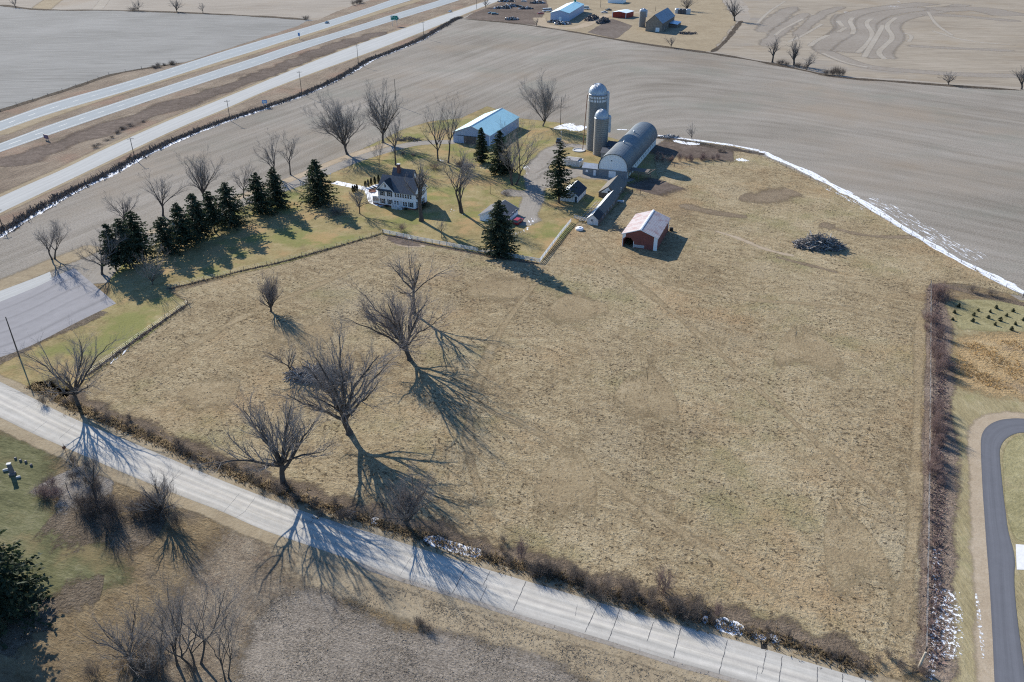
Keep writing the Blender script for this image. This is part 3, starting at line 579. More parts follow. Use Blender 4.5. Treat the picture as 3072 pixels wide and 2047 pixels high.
# far farmstead ground
sheet('junkyard_ground', CS(1,0,(1920,170),(2000,120),(2250,30),(2352,-10)) + CS(2,0,(300,-40),(330,60),(270,170),(250,235),(0,210)), M['mud'], 3, .8, 2)
sheet('farm_ground', CS(2,0,(300,-40),(1900,-40),(2060,200),(1840,480),(1460,435),(960,360),(600,295),(250,238),(260,120)), M['verge_tan'], 2.5, 1.5, 2)
sheet('paddock', CS(2,0,(915,170),(1110,240),(960,358),(690,300)), M['paddock'], 4, .8, 1)
path('farm_track', CS(2,0,(250,160),(270,230),(450,260),(620,255),(780,180),(900,130),(1300,110)), 8, M['sand'], 4, .4, 4)
path('fence_row_weeds_shade', CS(1,0,(1900,175),(2352,212)) + CS(2,0,(240,245),(600,300),(960,365),(1250,412),(1850,492)) + CS(2,0,(2352,580)) + CS(3,0,(340,650),(650,718),(1150,748),(1650,788),(2352,832)), 2.6, M['weed_dark'], 5.4, .8, 4, .5)
path('fence_row_weeds_shade', CS(2,0,(1830,485),(1950,400),(2070,240),(2110,190)), 2, M['weed_dark'], 5.4, .8, 4, .5)
path('fence_row_weeds_shade', uphwy[:7], 2.2, M['weed_dark'], 5.4, .8, 3, .4)
path('fence_row_weeds_shade', CS(0,0,(0,45),(150,70),(400,95),(800,95),(1100,97),(1650,115),(2352,150)) + CS(1,0,(250,165),(480,185)), 4, M['weed_dark'], 5.2, .8, 4, .5)
path('red_grass_band', CS(0,0,(0,1540),(500,1350),(1000,1180),(1500,1000),(2352,720)) + CS(1,0,(700,430),(1200,290)), 9, M['mud'], 3.2, .7, 3, .4)
# ------------------------------------------------------------------ vegetation generators (numpy, level by level)
def unit(a): return a / np.maximum(np.linalg.norm(a, axis=-1, keepdims=True), 1e-9)
def tubes(segs, sides=3):
    """segs: list of (pts (N,K,3), rad (N,K)) -> quads"""
    Vs, Qs, base = [], [], 0
    for P, R in segs:
        N, K, _ = P.shape
        if N == 0: continue
        T = np.empty_like(P); T[:, 1:-1] = P[:, 2:] - P[:, :-2]; T[:, 0] = P[:, 1] - P[:, 0]; T[:, -1] = P[:, -1] - P[:, -2]; T = unit(T)
        ref = np.where(np.abs(T[:, :1, 2:3]) > .9, np.array([1., 0, 0]), np.array([0, 0, 1.])); ref = np.broadcast_to(ref, T.shape)
        A = unit(np.cross(T, ref)); Bv = np.cross(T, A)
        an = np.arange(sides) * 2 * np.pi / sides
        V = P[:, :, None] + (A[:, :, None] * np.cos(an)[None, None, :, None] + Bv[:, :, None] * np.sin(an)[None, None, :, None]) * R[:, :, None, None]
        idx = np.arange(N * K * sides).reshape(N, K, sides) + base
        nx = np.roll(idx, -1, axis=2)
        Q = np.stack([idx[:, :-1], nx[:, :-1], nx[:, 1:], idx[:, 1:]], -1).reshape(-1, 4)
        Vs.append(V.reshape(-1, 3)); Qs.append(Q); base += N * K * sides
    return np.concatenate(Vs), np.concatenate(Qs)
def spawn(r, P, R, c, t0, t1, lf, ang, K, up=.05, wob=.12, rf=.6, tip=.35, taper=.5, flat=None, rmin=0):
    N, k, _ = P.shape
    if N == 0: return np.zeros((0, K, 3)), np.zeros((0, K))
    plen = np.linalg.norm(np.diff(P, axis=1), axis=2).sum(1)
    t = t0 + (t1 - t0) * (np.arange(c)[None] + r.random((N, c))) / c
    f = t * (k - 1); i = np.minimum(f.astype(int), k - 2); fr = (f - i)[..., None]; n = np.arange(N)[:, None]
    pos = P[n, i] * (1 - fr) + P[n, i + 1] * fr; tan = unit(P[n, i + 1] - P[n, i]); rad = R[n, i] * (1 - fr[..., 0]) + R[n, i + 1] * fr[..., 0]
    rv = r.normal(size=(N, c, 3)); per = unit(rv - tan * (rv * tan).sum(-1, keepdims=True))
    a = r.uniform(ang[0], ang[1], (N, c))[..., None]; d = tan * np.cos(a) + per * np.sin(a); d[..., 2] += up * 2; d = unit(d)
    L = plen[:, None] * lf * (1 - taper * t) * r.uniform(.65, 1.3, (N, c))
    pos, d, L, rad = pos.reshape(-1, 3), d.reshape(-1, 3), L.ravel(), np.maximum(rad.ravel() * rf, rmin)
    out = np.empty((N * c, K, 3)); out[:, 0] = pos
    for j in range(1, K):
        out[:, j] = out[:, j - 1] + d * (L / (K - 1))[:, None]
        d = d + r.normal(size=d.shape) * wob; d[:, 2] += up; d = unit(d)
    out[..., 2] = np.maximum(out[..., 2], .05)
    return out, rad[:, None] * np.linspace(1, tip, K)[None]
def gen_tree(seed, H, R, tr, limbs=8, fork=.2, n1=9, n2=7, n3=6, up=.05, tw=.02, lean=(0, 0), stems=1, broad=.6, droop=False, ang=(.32, .8)):
    """leafless tree: trunk + bent limbs aimed at the crown's outline, then three orders of branches. -> trunk data, crown data"""
    r = np.random.default_rng(seed); K = 9
    T, TR, L0, R0 = [], [], [], []
    for s in range(stems):
        off = np.array([r.normal() * tr * 1.3, r.normal() * tr * 1.3, 0]) if stems > 1 else np.zeros(3)
        zt = H * fork * r.uniform(.85, 1.15); tip = off + np.array([lean[0] * .25 + r.normal() * .15 + (off[0] * 1.5), lean[1] * .25 + r.normal() * .15 + off[1] * 1.5, zt])
        t = np.linspace(0, 1, K)[:, None]; tp = off * (1 - t) + tip * t + np.concatenate([np.sin(t * 5 + r.random() * 6) * tr * .2, np.cos(t * 4 + r.random() * 6) * tr * .2, 0 * t], 1); tp[0] = off; tp[0, 2] = -.15
        rr = tr * (1 if stems == 1 else .62); tR = rr * np.interp(np.linspace(0, 1, K), [0, .06, .2, 1], [1.55, 1.2, 1.0, .82])
        T.append(tp); TR.append(tR)
        nl = max(2, limbs // stems)
        for k in range(nl):
            az = 2 * np.pi * (k * .618 + r.uniform(-.06, .06)) + s * 2.1
            til = 1.25 * ((k + .5) / nl) ** broad + r.uniform(-.08, .08)
            st = tp[-1] * 1.0 if k < nl * .5 else tp[int(K * r.uniform(.6, .98))].copy()
            sz = (H - zt); e = np.array([R * np.sin(til) * np.cos(az), R * np.sin(til) * np.sin(az), zt + sz * (np.cos(til) ** .7)]) ; lr = r.uniform(.68, 1.05); e = st + (e - st) * lr
            e[:2] += np.array(lean) * (e[2] / H) + st[:2] * .5
            dist = np.linalg.norm(e - st); m1 = st + np.array([0, 0, dist * .22]) + (e - st) * np.array([.32, .32, .12]); m2 = st + (e - st) * .7 + np.array([0, 0, dist * .04]) + r.normal(size=3) * dist * .05
            u = np.linspace(0, 1, 11)[:, None]
            p = (1 - u) ** 3 * st + 3 * (1 - u) ** 2 * u * m1 + 3 * (1 - u) * u ** 2 * m2 + u ** 3 * e
            w = r.normal(size=(11, 3)) * dist * .017; w[0] = 0; p = p + np.cumsum(w, 0) * .8
            L0.append(p); R0.append(rr * r.uniform(.42, .72) * (1.25 if k == 0 else 1) * np.linspace(1, .14, 11) ** 1.05)
    L0, R0 = np.array(L0), np.array(R0)
    a1 = spawn(r, L0, R0, n1, .2, .98, .52, ang, 6, up, .14, .55, .25, .45)
    a1b = spawn(r, L0, R0, 2, .12, .45, .55, (.35, .7), 7, up * 1.6, .12, .7, .2, .3)
    b1P = np.concatenate([a1[0], a1b[0][:, :6] if a1b[0].shape[1] != 6 else a1b[0]]); b1R = np.concatenate([a1[1], a1b[1][:, :6]])
    a2 = spawn(r, b1P, b1R, n2, .2, .98, .55, (.3, .75), 5, up if not droop else -.06, .16, .6, .35, .4, rmin=tw * 1.1)
    a3 = spawn(r, a2[0], a2[1], n3, .2, 1.0, .7, (.25, .7), 3, up * .5 if not droop else -.1, .12, .6, .45, .3, rmin=tw * .75)
    a3b = spawn(r, b1P, b1R, 3, .4, 1, .3, (.3, .9), 3, up, .12, .4, .4, .3, rmin=tw * .75)
    trunk = [(np.array(T), np.array(TR))], [(L0, R0)]
    return trunk, [(b1P, b1R)], [(a2[0], np.minimum(a2[1], .05)), (a3[0], np.minimum(a3[1], tw)), (a3b[0], np.minimum(a3b[1], tw))]
def merge(*vq):
    V, Q, b = [], [], 0
    for v, q in vq: V.append(v); Q.append(q + b); b += len(v)
    return np.concatenate(V), np.concatenate(Q)
def add_tree(base, label, cat='bare tree', bark='bark', twig='twig', name='bare_tree', group=None, **kw):
    tr, br, tw = gen_tree(**kw)
    root = tag(empty(name, (base[0], base[1], 0)), label, cat, group)
    V, Q = merge(tubes(tr[0], 9), tubes(tr[1], 6)); link('trunk', np_mesh('trunk', V, Q, True), M[bark], root)
    V, Q = merge(tubes(br, 4), tubes(tw, 3)); link('crown', np_mesh('crown', V, Q), M[twig], root)
    return root
def tree_px(base, top, x0, x1, label, seed, dens=1.0, tr=None, **kw):
    """leafless tree from its picture measures in the 2353-wide view: foot, top line, crown's left and right rim"""
    g = G(D(*base)); H = HGT(g, D(0, top)[1]) * 1.04; dep = DEPTH(g); s = 1.30557 * dep / F
    H = min(max(H, 2.5), 26)
    mid = PROJ((g.x, g.y, H * .6))[0] / 1.30557
    R = (x1 - x0) * .5 * s * (1.55 if dep < 220 else 1.3); lx = ((x0 + x1) / 2 - mid) * s
    d = {k: max(3, int(round(v * dens))) for k, v in ((('n1', 8), ('n2', 6), ('n3', 6)) if dep < 200 else (('n1', 9), ('n2', 7), ('n3', 6)))}
    for k in ('n1', 'n2', 'n3'):
        if k in kw: d[k] = kw.pop(k)
    if 'tw' not in kw: kw['tw'] = max(.0045, min(.024, dep * (4.2e-5 if dep < 200 else 6e-5)))
    return add_tree((g.x, g.y), label, seed=seed, H=H, R=R, tr=tr or .035 * H, lean=(lx, 0), **d, **kw)

# ---- trees, nearest first.  (foot, top, crown rim left/right in the 2353-wide view)
T = tree_px
T((941,827), 664, 790, 995, 'largest bare tree in the pasture, many limbs fanning from a thick trunk', 11, 1.1, limbs=12, fork=.2, tr=.5, broad=.75, twig='twig_red')
T((952,722), 580, 870, 1025, 'tall bare tree behind the biggest pasture tree, broken top and lopsided right limb', 12, .8, limbs=7, fork=.4, tr=.36)
T((803,997), 800, 655, 892, 'wide bare tree standing beside the log heap in the pasture', 13, 1.1, limbs=13, fork=.2, tr=.58, broad=.8)
T((671,860), 795, 610, 700, 'small crooked bare tree at the left end of the log heap', 14, .75, limbs=5, fork=.25, tr=.2)
T((622,716), 646, 594, 650, 'upright egg-shaped bare tree of many thin stems, alone in the pasture', 15, .9, limbs=16, fork=.12, tr=.28, broad=1.1, up=.12, twig='twig_red', ang=(.25, .6))
T((651,1114), 945, 525, 760, 'thick-trunked roadside tree with bleached dead limbs, shadow across the concrete road', 16, 1.1, limbs=10, fork=.27, tr=.5, broad=.8)
T((936,1210), 1100, 880, 985, 'vase-shaped roadside tree of slender stems beside the melting snow', 17, .95, limbs=15, fork=.1, tr=.24, broad=.9, up=.1, ang=(.25, .65), twig='twig_red')
T((179,934), 775, 72, 252, 'spreading bare tree where the wire fence meets the concrete road', 18, 1.05, limbs=9, fork=.2, tr=.38, broad=.6, ang=(.4, .9))
T((221,1152), 1042, 150, 250, 'leaning bare tree on the near side of the road above the thicket', 19, .8, limbs=5, fork=.35, tr=.2)
T((370,1190), 1098, 310, 412, 'dark upright bare tree at the thicket by the near road edge', 20, .9, limbs=9, fork=.2, tr=.26, up=.08)
T((457,1532), 1330, 385, 545, 'foreground bare tree with the tallest stems at the bottom edge', 21, .85, limbs=10, fork=.2, tr=.24, stems=3, up=.08, ang=(.3, .7))
T((372,1575), 1385, 320, 455, 'foreground bare tree left of the tallest one, stems crossing', 22, .8, limbs=10, fork=.18, tr=.18, stems=3, up=.08, ang=(.3, .7))
T((300,1525), 1402, 205, 372, 'low many-stemmed bare tree over a dark brush tangle at bottom left', 23, .8, limbs=14, fork=.1, tr=.18, broad=.6, up=.06)
T((520,1560), 1345, 470, 560, 'slender foreground bare tree at the edge of the stubble field', 24, .85, limbs=8, fork=.2, tr=.16, stems=2, up=.08, ang=(.3, .7))
T((405,1525), 1330, 350, 440, 'tall forked foreground bare tree between two clumps of stems', 25, .85, limbs=8, fork=.25, tr=.2, stems=2, up=.08, ang=(.3, .7))
# farmstead
T((798,355), 236, 705, 835, 'broad fan-shaped bare tree at the field edge beside the drive', 31, 1.0, limbs=13, fork=.16, tr=.48, broad=.75)
T((880,328), 210, 838, 915, 'tall bare tree between the drive and the lone field pole', 32, .85, limbs=12, fork=.2, tr=.5, up=.08)
T((909,380), 266, 880, 940, 'narrow bare tree rising behind the house roof', 33, .75, limbs=5, fork=.35, tr=.3)
T((1007,370), 242, 960, 1040, 'bare tree with a crooked left limb in front of the pale steel shed', 34, .75, limbs=6, fork=.3, tr=.32)
T((1030,375), 240, 1018, 1080, 'slanting bare tree against the left corner of the pale steel shed', 35, .75, limbs=5, fork=.4, tr=.3)
T((634,406), 318, 588, 650, 'left of two slim bare trees at the field edge', 36, .75, limbs=5, fork=.25, tr=.25)
T((668,402), 305, 640, 690, 'right of two slim bare trees at the field edge', 37, .75, limbs=5, fork=.3, tr=.25)
T((1244,291), 192, 1200, 1282, 'full round bare tree near the silos at the edge of the grey field', 38, 1.0, limbs=14, fork=.12, tr=.4, stems=2, broad=.9, up=.08)
T((968,508), 372, 925, 992, 'thick pollarded tree close against the right end of the white house', 39, .65, limbs=6, fork=.48, tr=.62)
T((1065,487), 348, 1022, 1098, 'double-trunked bare tree on the lawn between house and garage', 40, .8, limbs=8, fork=.3, tr=.55, stems=2, droop=True)
T((1181,425), 293, 1140, 1250, 'wide bare tree in the farmyard beside the dark spruce', 41, .9, limbs=10, fork=.2, tr=.5, stems=3, broad=.7)
T((827,492), 436, 795, 862, 'small rounded fruit tree on the lawn left of the house', 42, .8, limbs=9, fork=.3, tr=.18, broad=.5, twig='twig')
T((375,497), 402, 330, 420, 'open bare tree behind the spruce row with two spreading forks', 43, .7, limbs=6, fork=.25, tr=.32)
T((289,520), 450, 240, 312, 'bare tree beyond the left end of the spruce row', 44, .75, limbs=6, fork=.25, tr=.25)
T((470,470), 352, 425, 502, 'tall dense bare tree behind the middle of the spruce row', 45, .85, limbs=9, fork=.2, tr=.35, up=.08)
T((560,455), 380, 530, 590, 'faint bare tree between two spruces near the field', 46, .7, limbs=6, fork=.25, tr=.2)
T((122,597), 508, 82, 165, 'twin-stemmed bare tree at the end of the old pavement', 47, .85, limbs=8, fork=.25, tr=.35, stems=2)
T((233,632), 540, 180, 275, 'leaning bare tree between the old pavement and the first spruce', 48, .85, limbs=8, fork=.25, tr=.42, stems=2)
T((871,392), 314, 850, 890, 'thin young bare tree behind the house by the drive', 49, .6, limbs=5, fork=.3, tr=.12)
T((1590,322), 282, 1575, 1602, 'small sapling on the snowy fence row right of the barn', 50, .5, limbs=6, fork=.15, tr=.12)
T((1015,549), 503, 1000, 1030, 'little bare sapling on the lawn behind the white fence', 51, .5, limbs=6, fork=.3, tr=.08)
T((1062,400), 355, 1040, 1082, 'twiggy bare tree in the shrubbery before the steel shed', 52, .7, limbs=6, fork=.2, tr=.15)
T((350,655), 585, 310, 395, 'grey twiggy tree in front of the spruce row by the wire fence', 53, .7, limbs=8, fork=.12, tr=.15, broad=.6)
# far trees
f_ = .6
def FT(c, r, base, top, x0, x1, label, seed, **kw):
    b = C(c, r, *base); s = 1 / 1.30557
    return T((b[0] * s, b[1] * s), C(c, r, 0, top)[1] * s, C(c, r, x0, 0)[0] * s, C(c, r, x1, 0)[0] * s, label, seed, f_, **kw)
FT(0,0,(140,70),-30,95,175,'small far tree at the top left corner',60, limbs=5)
FT(0,0,(1270,100),5,1200,1310,'far tree with a bush at its foot near the snow fleck',61, limbs=6)
FT(0,0,(1625,108),-10,1550,1680,'round far tree on the field boundary at upper left',62, limbs=9, fork=.12)
FT(0,0,(1865,120),30,1815,1890,'slim far tree right of the round one on the boundary',63, limbs=5)
FT(1,0,(2110,70),-10,2070,2160,'twiggy tree where the frontage road meets the junkyard',64, limbs=7)
FT(2,0,(2045,195),-15,1940,2120,'big spreading tree beyond the old stone barn',65, limbs=9)
FT(2,0,(1605,100),-40,1530,1690,'round tree behind the old stone barn roof',66, limbs=10, fork=.12)
FT(2,0,(1462,438),335,1415,1510,'small pinkish tree on the far pasture below the stone barn',67, limbs=7, twig='twig_red')
FT(2,0,(225,240),165,200,250,'tiny tree at the bend of the far sandy track',68, limbs=5)
FT(3,0,(40,575),340,0,110,'left tree of the trio on the far hedge',69, limbs=6, fork=.3)
FT(3,0,(238,600),345,190,305,'middle tree of the trio on the far hedge, tall and forked',70, limbs=8)
FT(3,0,(352,642),478,350,458,'right tree of the trio on the far hedge, leaning right',71, limbs=6)
FT(3,0,(1658,778),655,1605,1750,'low wide tree alone on the far field edge at right',72, limbs=8, fork=.12, broad=.5)
FT(3,0,(2328,822),598,2270,2400,'dark tree on the far field edge at the right border',73, limbs=8)

# ---- shrubs: four shapes, copied
def gen_bush(seed, stems=34, H=1., R=1., tw=.016, up=.06):
    r = np.random.default_rng(seed); K = 6
    az = r.uniform(0, 6.28, stems); til = np.abs(r.normal(0, .45, stems)); L = H * r.uniform(.55, 1.0, stems)
    P = np.zeros((stems, K, 3)); P[:, 0, 0] = r.normal(0, R * .28, stems); P[:, 0, 1] = r.normal(0, R * .28, stems)
    d = np.stack([np.sin(til) * np.cos(az) * R / H * 1.4, np.sin(til) * np.sin(az) * R / H * 1.4, np.cos(til)], 1); d = unit(d)
    for k in range(1, K): P[:, k] = P[:, k - 1] + d * (L / (K - 1))[:, None]; d = unit(d + r.normal(size=d.shape) * .13 + np.array([0, 0, up]))
    Rr = np.full((stems, 1), tw * 1.6) * np.linspace(1, .5, K)[None]
    a = spawn(r, P, Rr, 8, .15, 1, .5, (.3, .9), 4, up, .15, .7, .5, .3); b = spawn(r, a[0], a[1], 5, .2, 1, .55, (.3, .9), 3, up * .5, .12, .7, .6, .3)
    V, Q = tubes([(P, Rr), a, b], 3); return np_mesh('bush', V, Q)
BM = [gen_bush(100 + i, st, 2.6, R, .0095, u) for i, (st, R, u) in enumerate([(30, 1.3, .06), (38, 1.6, .03), (26, 1.0, .12), (34, 1.5, .05)])]
rb = random.Random(5); BUSH_N = [0]
def bush(g, h, w, label, group, mat='bushm', kind=None, name='bush'):
    k = rb.randrange(4) if kind is None else kind
    me = BM[k]
    key = (k, mat)
    if key not in BUSHC: BUSHC[key] = me.copy()
    o = bpy.data.objects.new(name, BUSHC[key]); COL.objects.link(o)
    if not BUSHC[key].materials: BUSHC[key].materials.append(M[mat])
    o.location = (g[0], g[1], 0); o.rotation_euler = (0, 0, rb.uniform(0, 6.28)); o.scale = (w / 3, w / 3, h / 2.6)
    return tag(o, label, 'bush', group)
BUSHC = {}
def bushes(pts, n, h, w, label, group, mat='bushm', spread=1.0):
    P = [G(p) for p in pts]; R = resample(P, .5)
    for i in range(n):
        p = R[int((i + rb.random()) / n * (len(R) - 1))]
        bush((p.x + rb.gauss(0, spread), p.y + rb.gauss(0, spread)), h * rb.uniform(.6, 1.25), w * rb.uniform(.7, 1.2), label, group, mat)
bushes(CS(0,2,(380,520),(640,600),(820,690),(1100,790),(1260,850)), 7, 1.7, 2.5, 'leafless brown bush at the foot of the spreading tree by the road', 'bushes under the first roadside tree')
bushes(CS(0,2,(1350,880),(1500,960),(1700,1010),(1900,1080),(2150,1180),(2350,1290)), 8, 1.9, 2.5, 'leafless bush between the road and the pasture, left of the bleached tree', 'bushes left of the bleached tree')
bushes(CS(1,2,(20,1330),(280,1400),(500,1490),(760,1540)) + CS(1,3,(900,30),(1050,60)), 12, 1.9, 2.8, 'leafless bush in the dark shade of the bleached roadside tree', 'bushes under the bleached tree')
bushes(CS(1,3,(1500,150),(1650,180),(1800,205),(1850,215)), 2, 1.5, 2.2, 'leafless bush above the long roadside snow patch', 'bushes above the snow patch')
bushes(CS(1,3,(2130,330),(2250,400),(2353,440)), 4, 1.4, 2.2, 'low bush just right of the long roadside snow patch', 'bushes right of the snow patch')
bushes(CS(2,3,(150,520),(260,540),(400,590),(480,620)), 7, 2.2, 3.0, 'dark dense bush in the left clump along the lower road', 'left roadside clump')
bushes(CS(2,3,(580,640),(760,690),(900,740),(1080,790),(1180,820)), 12, 2.2, 3.0, 'dark dense bush in the middle clump along the lower road', 'middle roadside clump')
bushes(CS(2,3,(1320,850),(1480,900),(1640,960),(1760,990)), 10, 2.2, 3.0, 'dark dense bush in the right clump along the lower road', 'right roadside clump')
bushes(CS(2,3,(1900,980),(2100,1040),(2330,1110)) + CS(3,3,(150,1160),(400,1240),(700,1330),(1000,1420)), 12, 1.0, 1.8, 'low scrubby bush along the last stretch of the lower road', 'scrub along the lower road')
bush(G(C(2,3,90,430)), 4.2, 3.2, 'tall pinkish shrub at the left clump by the road', 'tall shrubs in the hedge', 'bush_pale', 2)
bush(G(C(2,3,1390,740)), 4.6, 4.2, 'tall branching shrub above the right clump by the road', 'tall shrubs in the hedge', 'bush_pale', 0)
bush(G(C(2,3,1880,950)), 2.6, 2.2, 'small pinkish shrub next to the lower snow patch', 'tall shrubs in the hedge', 'bush_pale', 2)
bushes(CS(3,1,(1530,1190),(1560,1150)), 4, 3.6, 4.0, 'mauve bush at the top end of the fence hedge', 'hedge top', 'bush_pale')
bushes(CS(3,1,(1520,1380),(1530,1450),(1525,1560)), 6, 3.0, 2.8, 'mauve bush in the fence hedge beside the plantation', 'hedge beside the plantation', 'bush_pale')
bushes(CS(3,2,(1560,120),(1600,200),(1600,330)), 9, 3.2, 3.2, 'mauve bush in the fence hedge beside the golden grass', 'hedge beside the golden grass', 'bush_pale', .7)
bushes(CS(3,2,(1560,660),(1560,800),(1560,900),(1570,1000)), 11, 3.0, 2.8, 'mauve bush in the fence hedge opposite the asphalt bend', 'hedge opposite the bend', 'bush_pale', .6)
bushes(CS(3,2,(1530,1090),(1530,1200),(1540,1290)), 7, 2.6, 2.4, 'mauve bush in the fence hedge below the asphalt bend', 'hedge below the bend', 'bush_pale', .6)
bushes(CS(3,3,(1490,50),(1480,300),(1480,600),(1480,900),(1470,1200),(1440,1480)), 9, .9, 1.5, 'low scrubby bush along the snowy lower end of the right fence', 'scrub on the right fence', 'bush_pale', .5)
bushes(CS(3,3,(1330,1480),(1250,1430),(1200,1350)), 4, 1.6, 2.0, 'bush next to the corner post at the bottom right', 'bushes at the corner post')
for x, y, h, w, l in ((1870,1115,2.2,3.4,'grey bush on the hedge bank beyond the plantation, left one'), (2035,1145,1.9,3.6,'grey bush on the hedge bank beyond the plantation, right one')):
    bush(G(C(3,1,x,y)), h, w, l, None)
bush(G(C(1,1,1345,555)), 2.7, 3.4, 'round brown bush behind the left end of the white fence', None, 'bush_pale', 1)
bush(G(D(998,388)), 2.4, 6.5, 'wide rounded grey shrub below the two trees at the steel shed', None, 'bush_pale', 1)
bush(G(D(1162,448)), 1.4, 4.2, 'low brown shrub on the lawn beside the gravel yard', None, 'bushm', 1)
bush(G(D(775,492)), 2.4, 8.0, 'large dark shrub mass in the spruce shadow left of the fruit tree', None, 'bushm', 1)
bushes(DS((1052,380),(1065,395),(1082,385)), 6, 2.4, 3.0, 'grey shrub in the thicket before the steel shed', 'shrubs before the steel shed')
bushes(DS((1512,372),(1560,372),(1610,370),(1650,366)), 13, 3.0, 3.0, 'pinkish brush shrub on the fence line right of the barn', 'brush right of the barn', 'bush_pale', .8)
bushes(DS((1650,350),(1670,352)), 3, 1.6, 2.4, 'brown shrub below the snowy fence row near the brush line', 'shrubs below the snow row')
bushes(CS(0,3,(860,-90),(1050,10),(1250,40),(1450,-20),(1600,60)), 22, 3.6, 4.4, 'dense brown thicket bush on the near side of the road', 'thicket on the near side', 'bushm', 1.6)
bushes(CS(0,2,(470,1380),(500,1480)), 4, 2.2, 3.0, 'reddish bush at the edge of the mown green lawn', 'bushes beside the lawn', 'bush_pale')
bushes(CS(0,2,(620,1150),(780,1250),(900,1380)), 5, 2.2, 2.6, 'grey bush around the leaning near-side tree', 'bushes at the leaning tree')
bushes(CS(0,3,(900,1480),(1120,1420),(1300,1400),(1700,1480)), 10, 2.6, 3.2, 'dark tangled bush among the foreground stems', 'foreground tangle')
bushes(CS(1,3,(1530,1030),(1640,1080)), 3, 1.0, 2.4, 'small spiky bush at the top of the stubble field', 'bushes at the stubble edge')
bush(G(C(0,0,1225,102)), 3.5, 12, 'far round bush beside the tree near the snow fleck', None, 'bushm', 1)
bush(G(C(1,0,460,182)), 3.5, 8, 'far dark bush where the boundary meets the highway', None, 'bushm', 1)
bushes(CS(1,0,(880,55),(980,20)), 4, 5, 8, 'far dark bush above the highway verge', 'bushes above the highway')
bushes(CS(3,0,(500,690),(620,690),(730,705)), 6, 4, 5, 'far brown bush in the row right of the tree trio', 'far hedge bushes')
bushes(CS(3,0,(80,585),(200,600),(330,640)), 6, 3, 6, 'dark undergrowth bush beneath the far tree trio', 'bushes under the trio')
bushes(CS(0,0,(1350,640),(1500,610),(1650,580)), 6, 2.2, 5, 'dark bush on the fence row above the highway', 'bushes on the highway fence row')
bushes(CS(0,0,(800,1370),(1000,1290),(1150,1180),(1350,1110)), 10, 1.2, 4, 'dark weed bush in the strip between highway and frontage road', 'bushes between the roads')
bushes(DS((930,352),(960,358)), 2, 1.2, 4, 'low red-brown shrub by the farm drive', 'shrubs by the drive', 'bush_pale')

# ---- spruces
def gen_spruce(seed, H, R, skirt=.06, bare=0., dens=1.0, ragged=.2):
    r = np.random.default_rng(seed); B, BR = [], []
    nw = int(H / .36); P0 = []
    for i in range(nw):
        t = skirt + (1 - skirt) * (i + r.random()) / nw; z = H * t
        prof = (1 - t) ** .6 * min(1, .6 + (t - skirt) * 4)
        for k in range(int(7 + 4 * (1 - t))):
            if r.random() < bare: continue
            az = r.uniform(0, 6.283); L = R * prof * r.uniform(1 - ragged * 1.6, 1 + ragged * .7) * (1 + .22 * math.sin(az * 2 + seed) + .15 * math.sin(i * .7 + az)) + .25
            P0.append((z, az, L))
    z, az, L = np.array(P0).T; n = len(z); K = 6; u = np.linspace(0, 1, K)
    dr = -.28 * L[:, None] * (u ** 1.2)[None] + .16 * L[:, None] * (u ** 3)[None]
    P = np.stack([np.cos(az)[:, None] * L[:, None] * u, np.sin(az)[:, None] * L[:, None] * u, z[:, None] + dr], -1)
    P += r.normal(size=P.shape) * .04
    Rr = np.full((n, 1), .03) * np.linspace(1, .3, K)[None]
    # needle sprays: slim leaf quads along each branch, hanging to both sides
    per = max(4, int(17 * dens)); t = (np.arange(per)[None] + r.random((n, per))) / per * .97 + .03
    f = t * (K - 1); i = np.minimum(f.astype(int), K - 2); fr = (f - i)[..., None]; nn = np.arange(n)[:, None]
    pos = (P[nn, i] * (1 - fr) + P[nn, i + 1] * fr).reshape(-1, 3); tan = unit(P[nn, i + 1] - P[nn, i]).reshape(-1, 3); Ls = np.repeat(L, per)
    keep = r.random(len(pos)) > .06; pos, tan, Ls = pos[keep], tan[keep], Ls[keep]; m = len(pos)
    side = unit(np.cross(tan, np.array([0, 0, 1.]))); sg = r.choice([-1, 1], m)[:, None]
    d = unit(tan * r.uniform(.4, 1.1, (m, 1)) + side * sg * r.uniform(.2, 1, (m, 1)) + np.array([0, 0, 1]) * r.uniform(-.75, .25, (m, 1)))
    ln = (.34 + .16 * np.minimum(Ls, 3))[:, None] * r.uniform(.6, 1.25, (m, 1)); wd = ln * r.uniform(.2, .34, (m, 1))
    nrm = unit(np.cross(d, r.normal(size=(m, 3))))
    V = np.stack([pos - nrm * wd * .4, pos + d * ln * .45 + nrm * wd, pos + d * ln, pos + d * ln * .45 - nrm * wd], 1).reshape(-1, 3)
    Q = np.arange(len(V)).reshape(-1, 4)
    tz = np.linspace(0, 1, 8); TP = np.stack([0 * tz, 0 * tz, tz * H * .98], -1)[None]; TR = (np.linspace(1, .05, 8) * H * .018 + .02)[None]
    return tubes([(TP, TR)], 7), merge(tubes([(P, Rr)], 3), (V, Q))
def spruce_px(base, top, w, label, seed, mat='needle', name='spruce_tree', lim=30, **kw):
    g = G(D(*base)); H = min(HGT(g, D(0, top)[1]), lim); R = w * .6 * 1.30557 * DEPTH(g) / F
    tr, cr = gen_spruce(seed, H, R, **kw)
    root = tag(empty(name, (g.x, g.y, 0)), label, 'conifer')
    link('trunk', np_mesh('trunk', *tr, True), M['bark2'], root); link('crown', np_mesh('crown', *cr), M[mat], root)
    return root
CD = lambda c, r, x, y: tuple(v / 1.30557 for v in C(c, r, x, y))
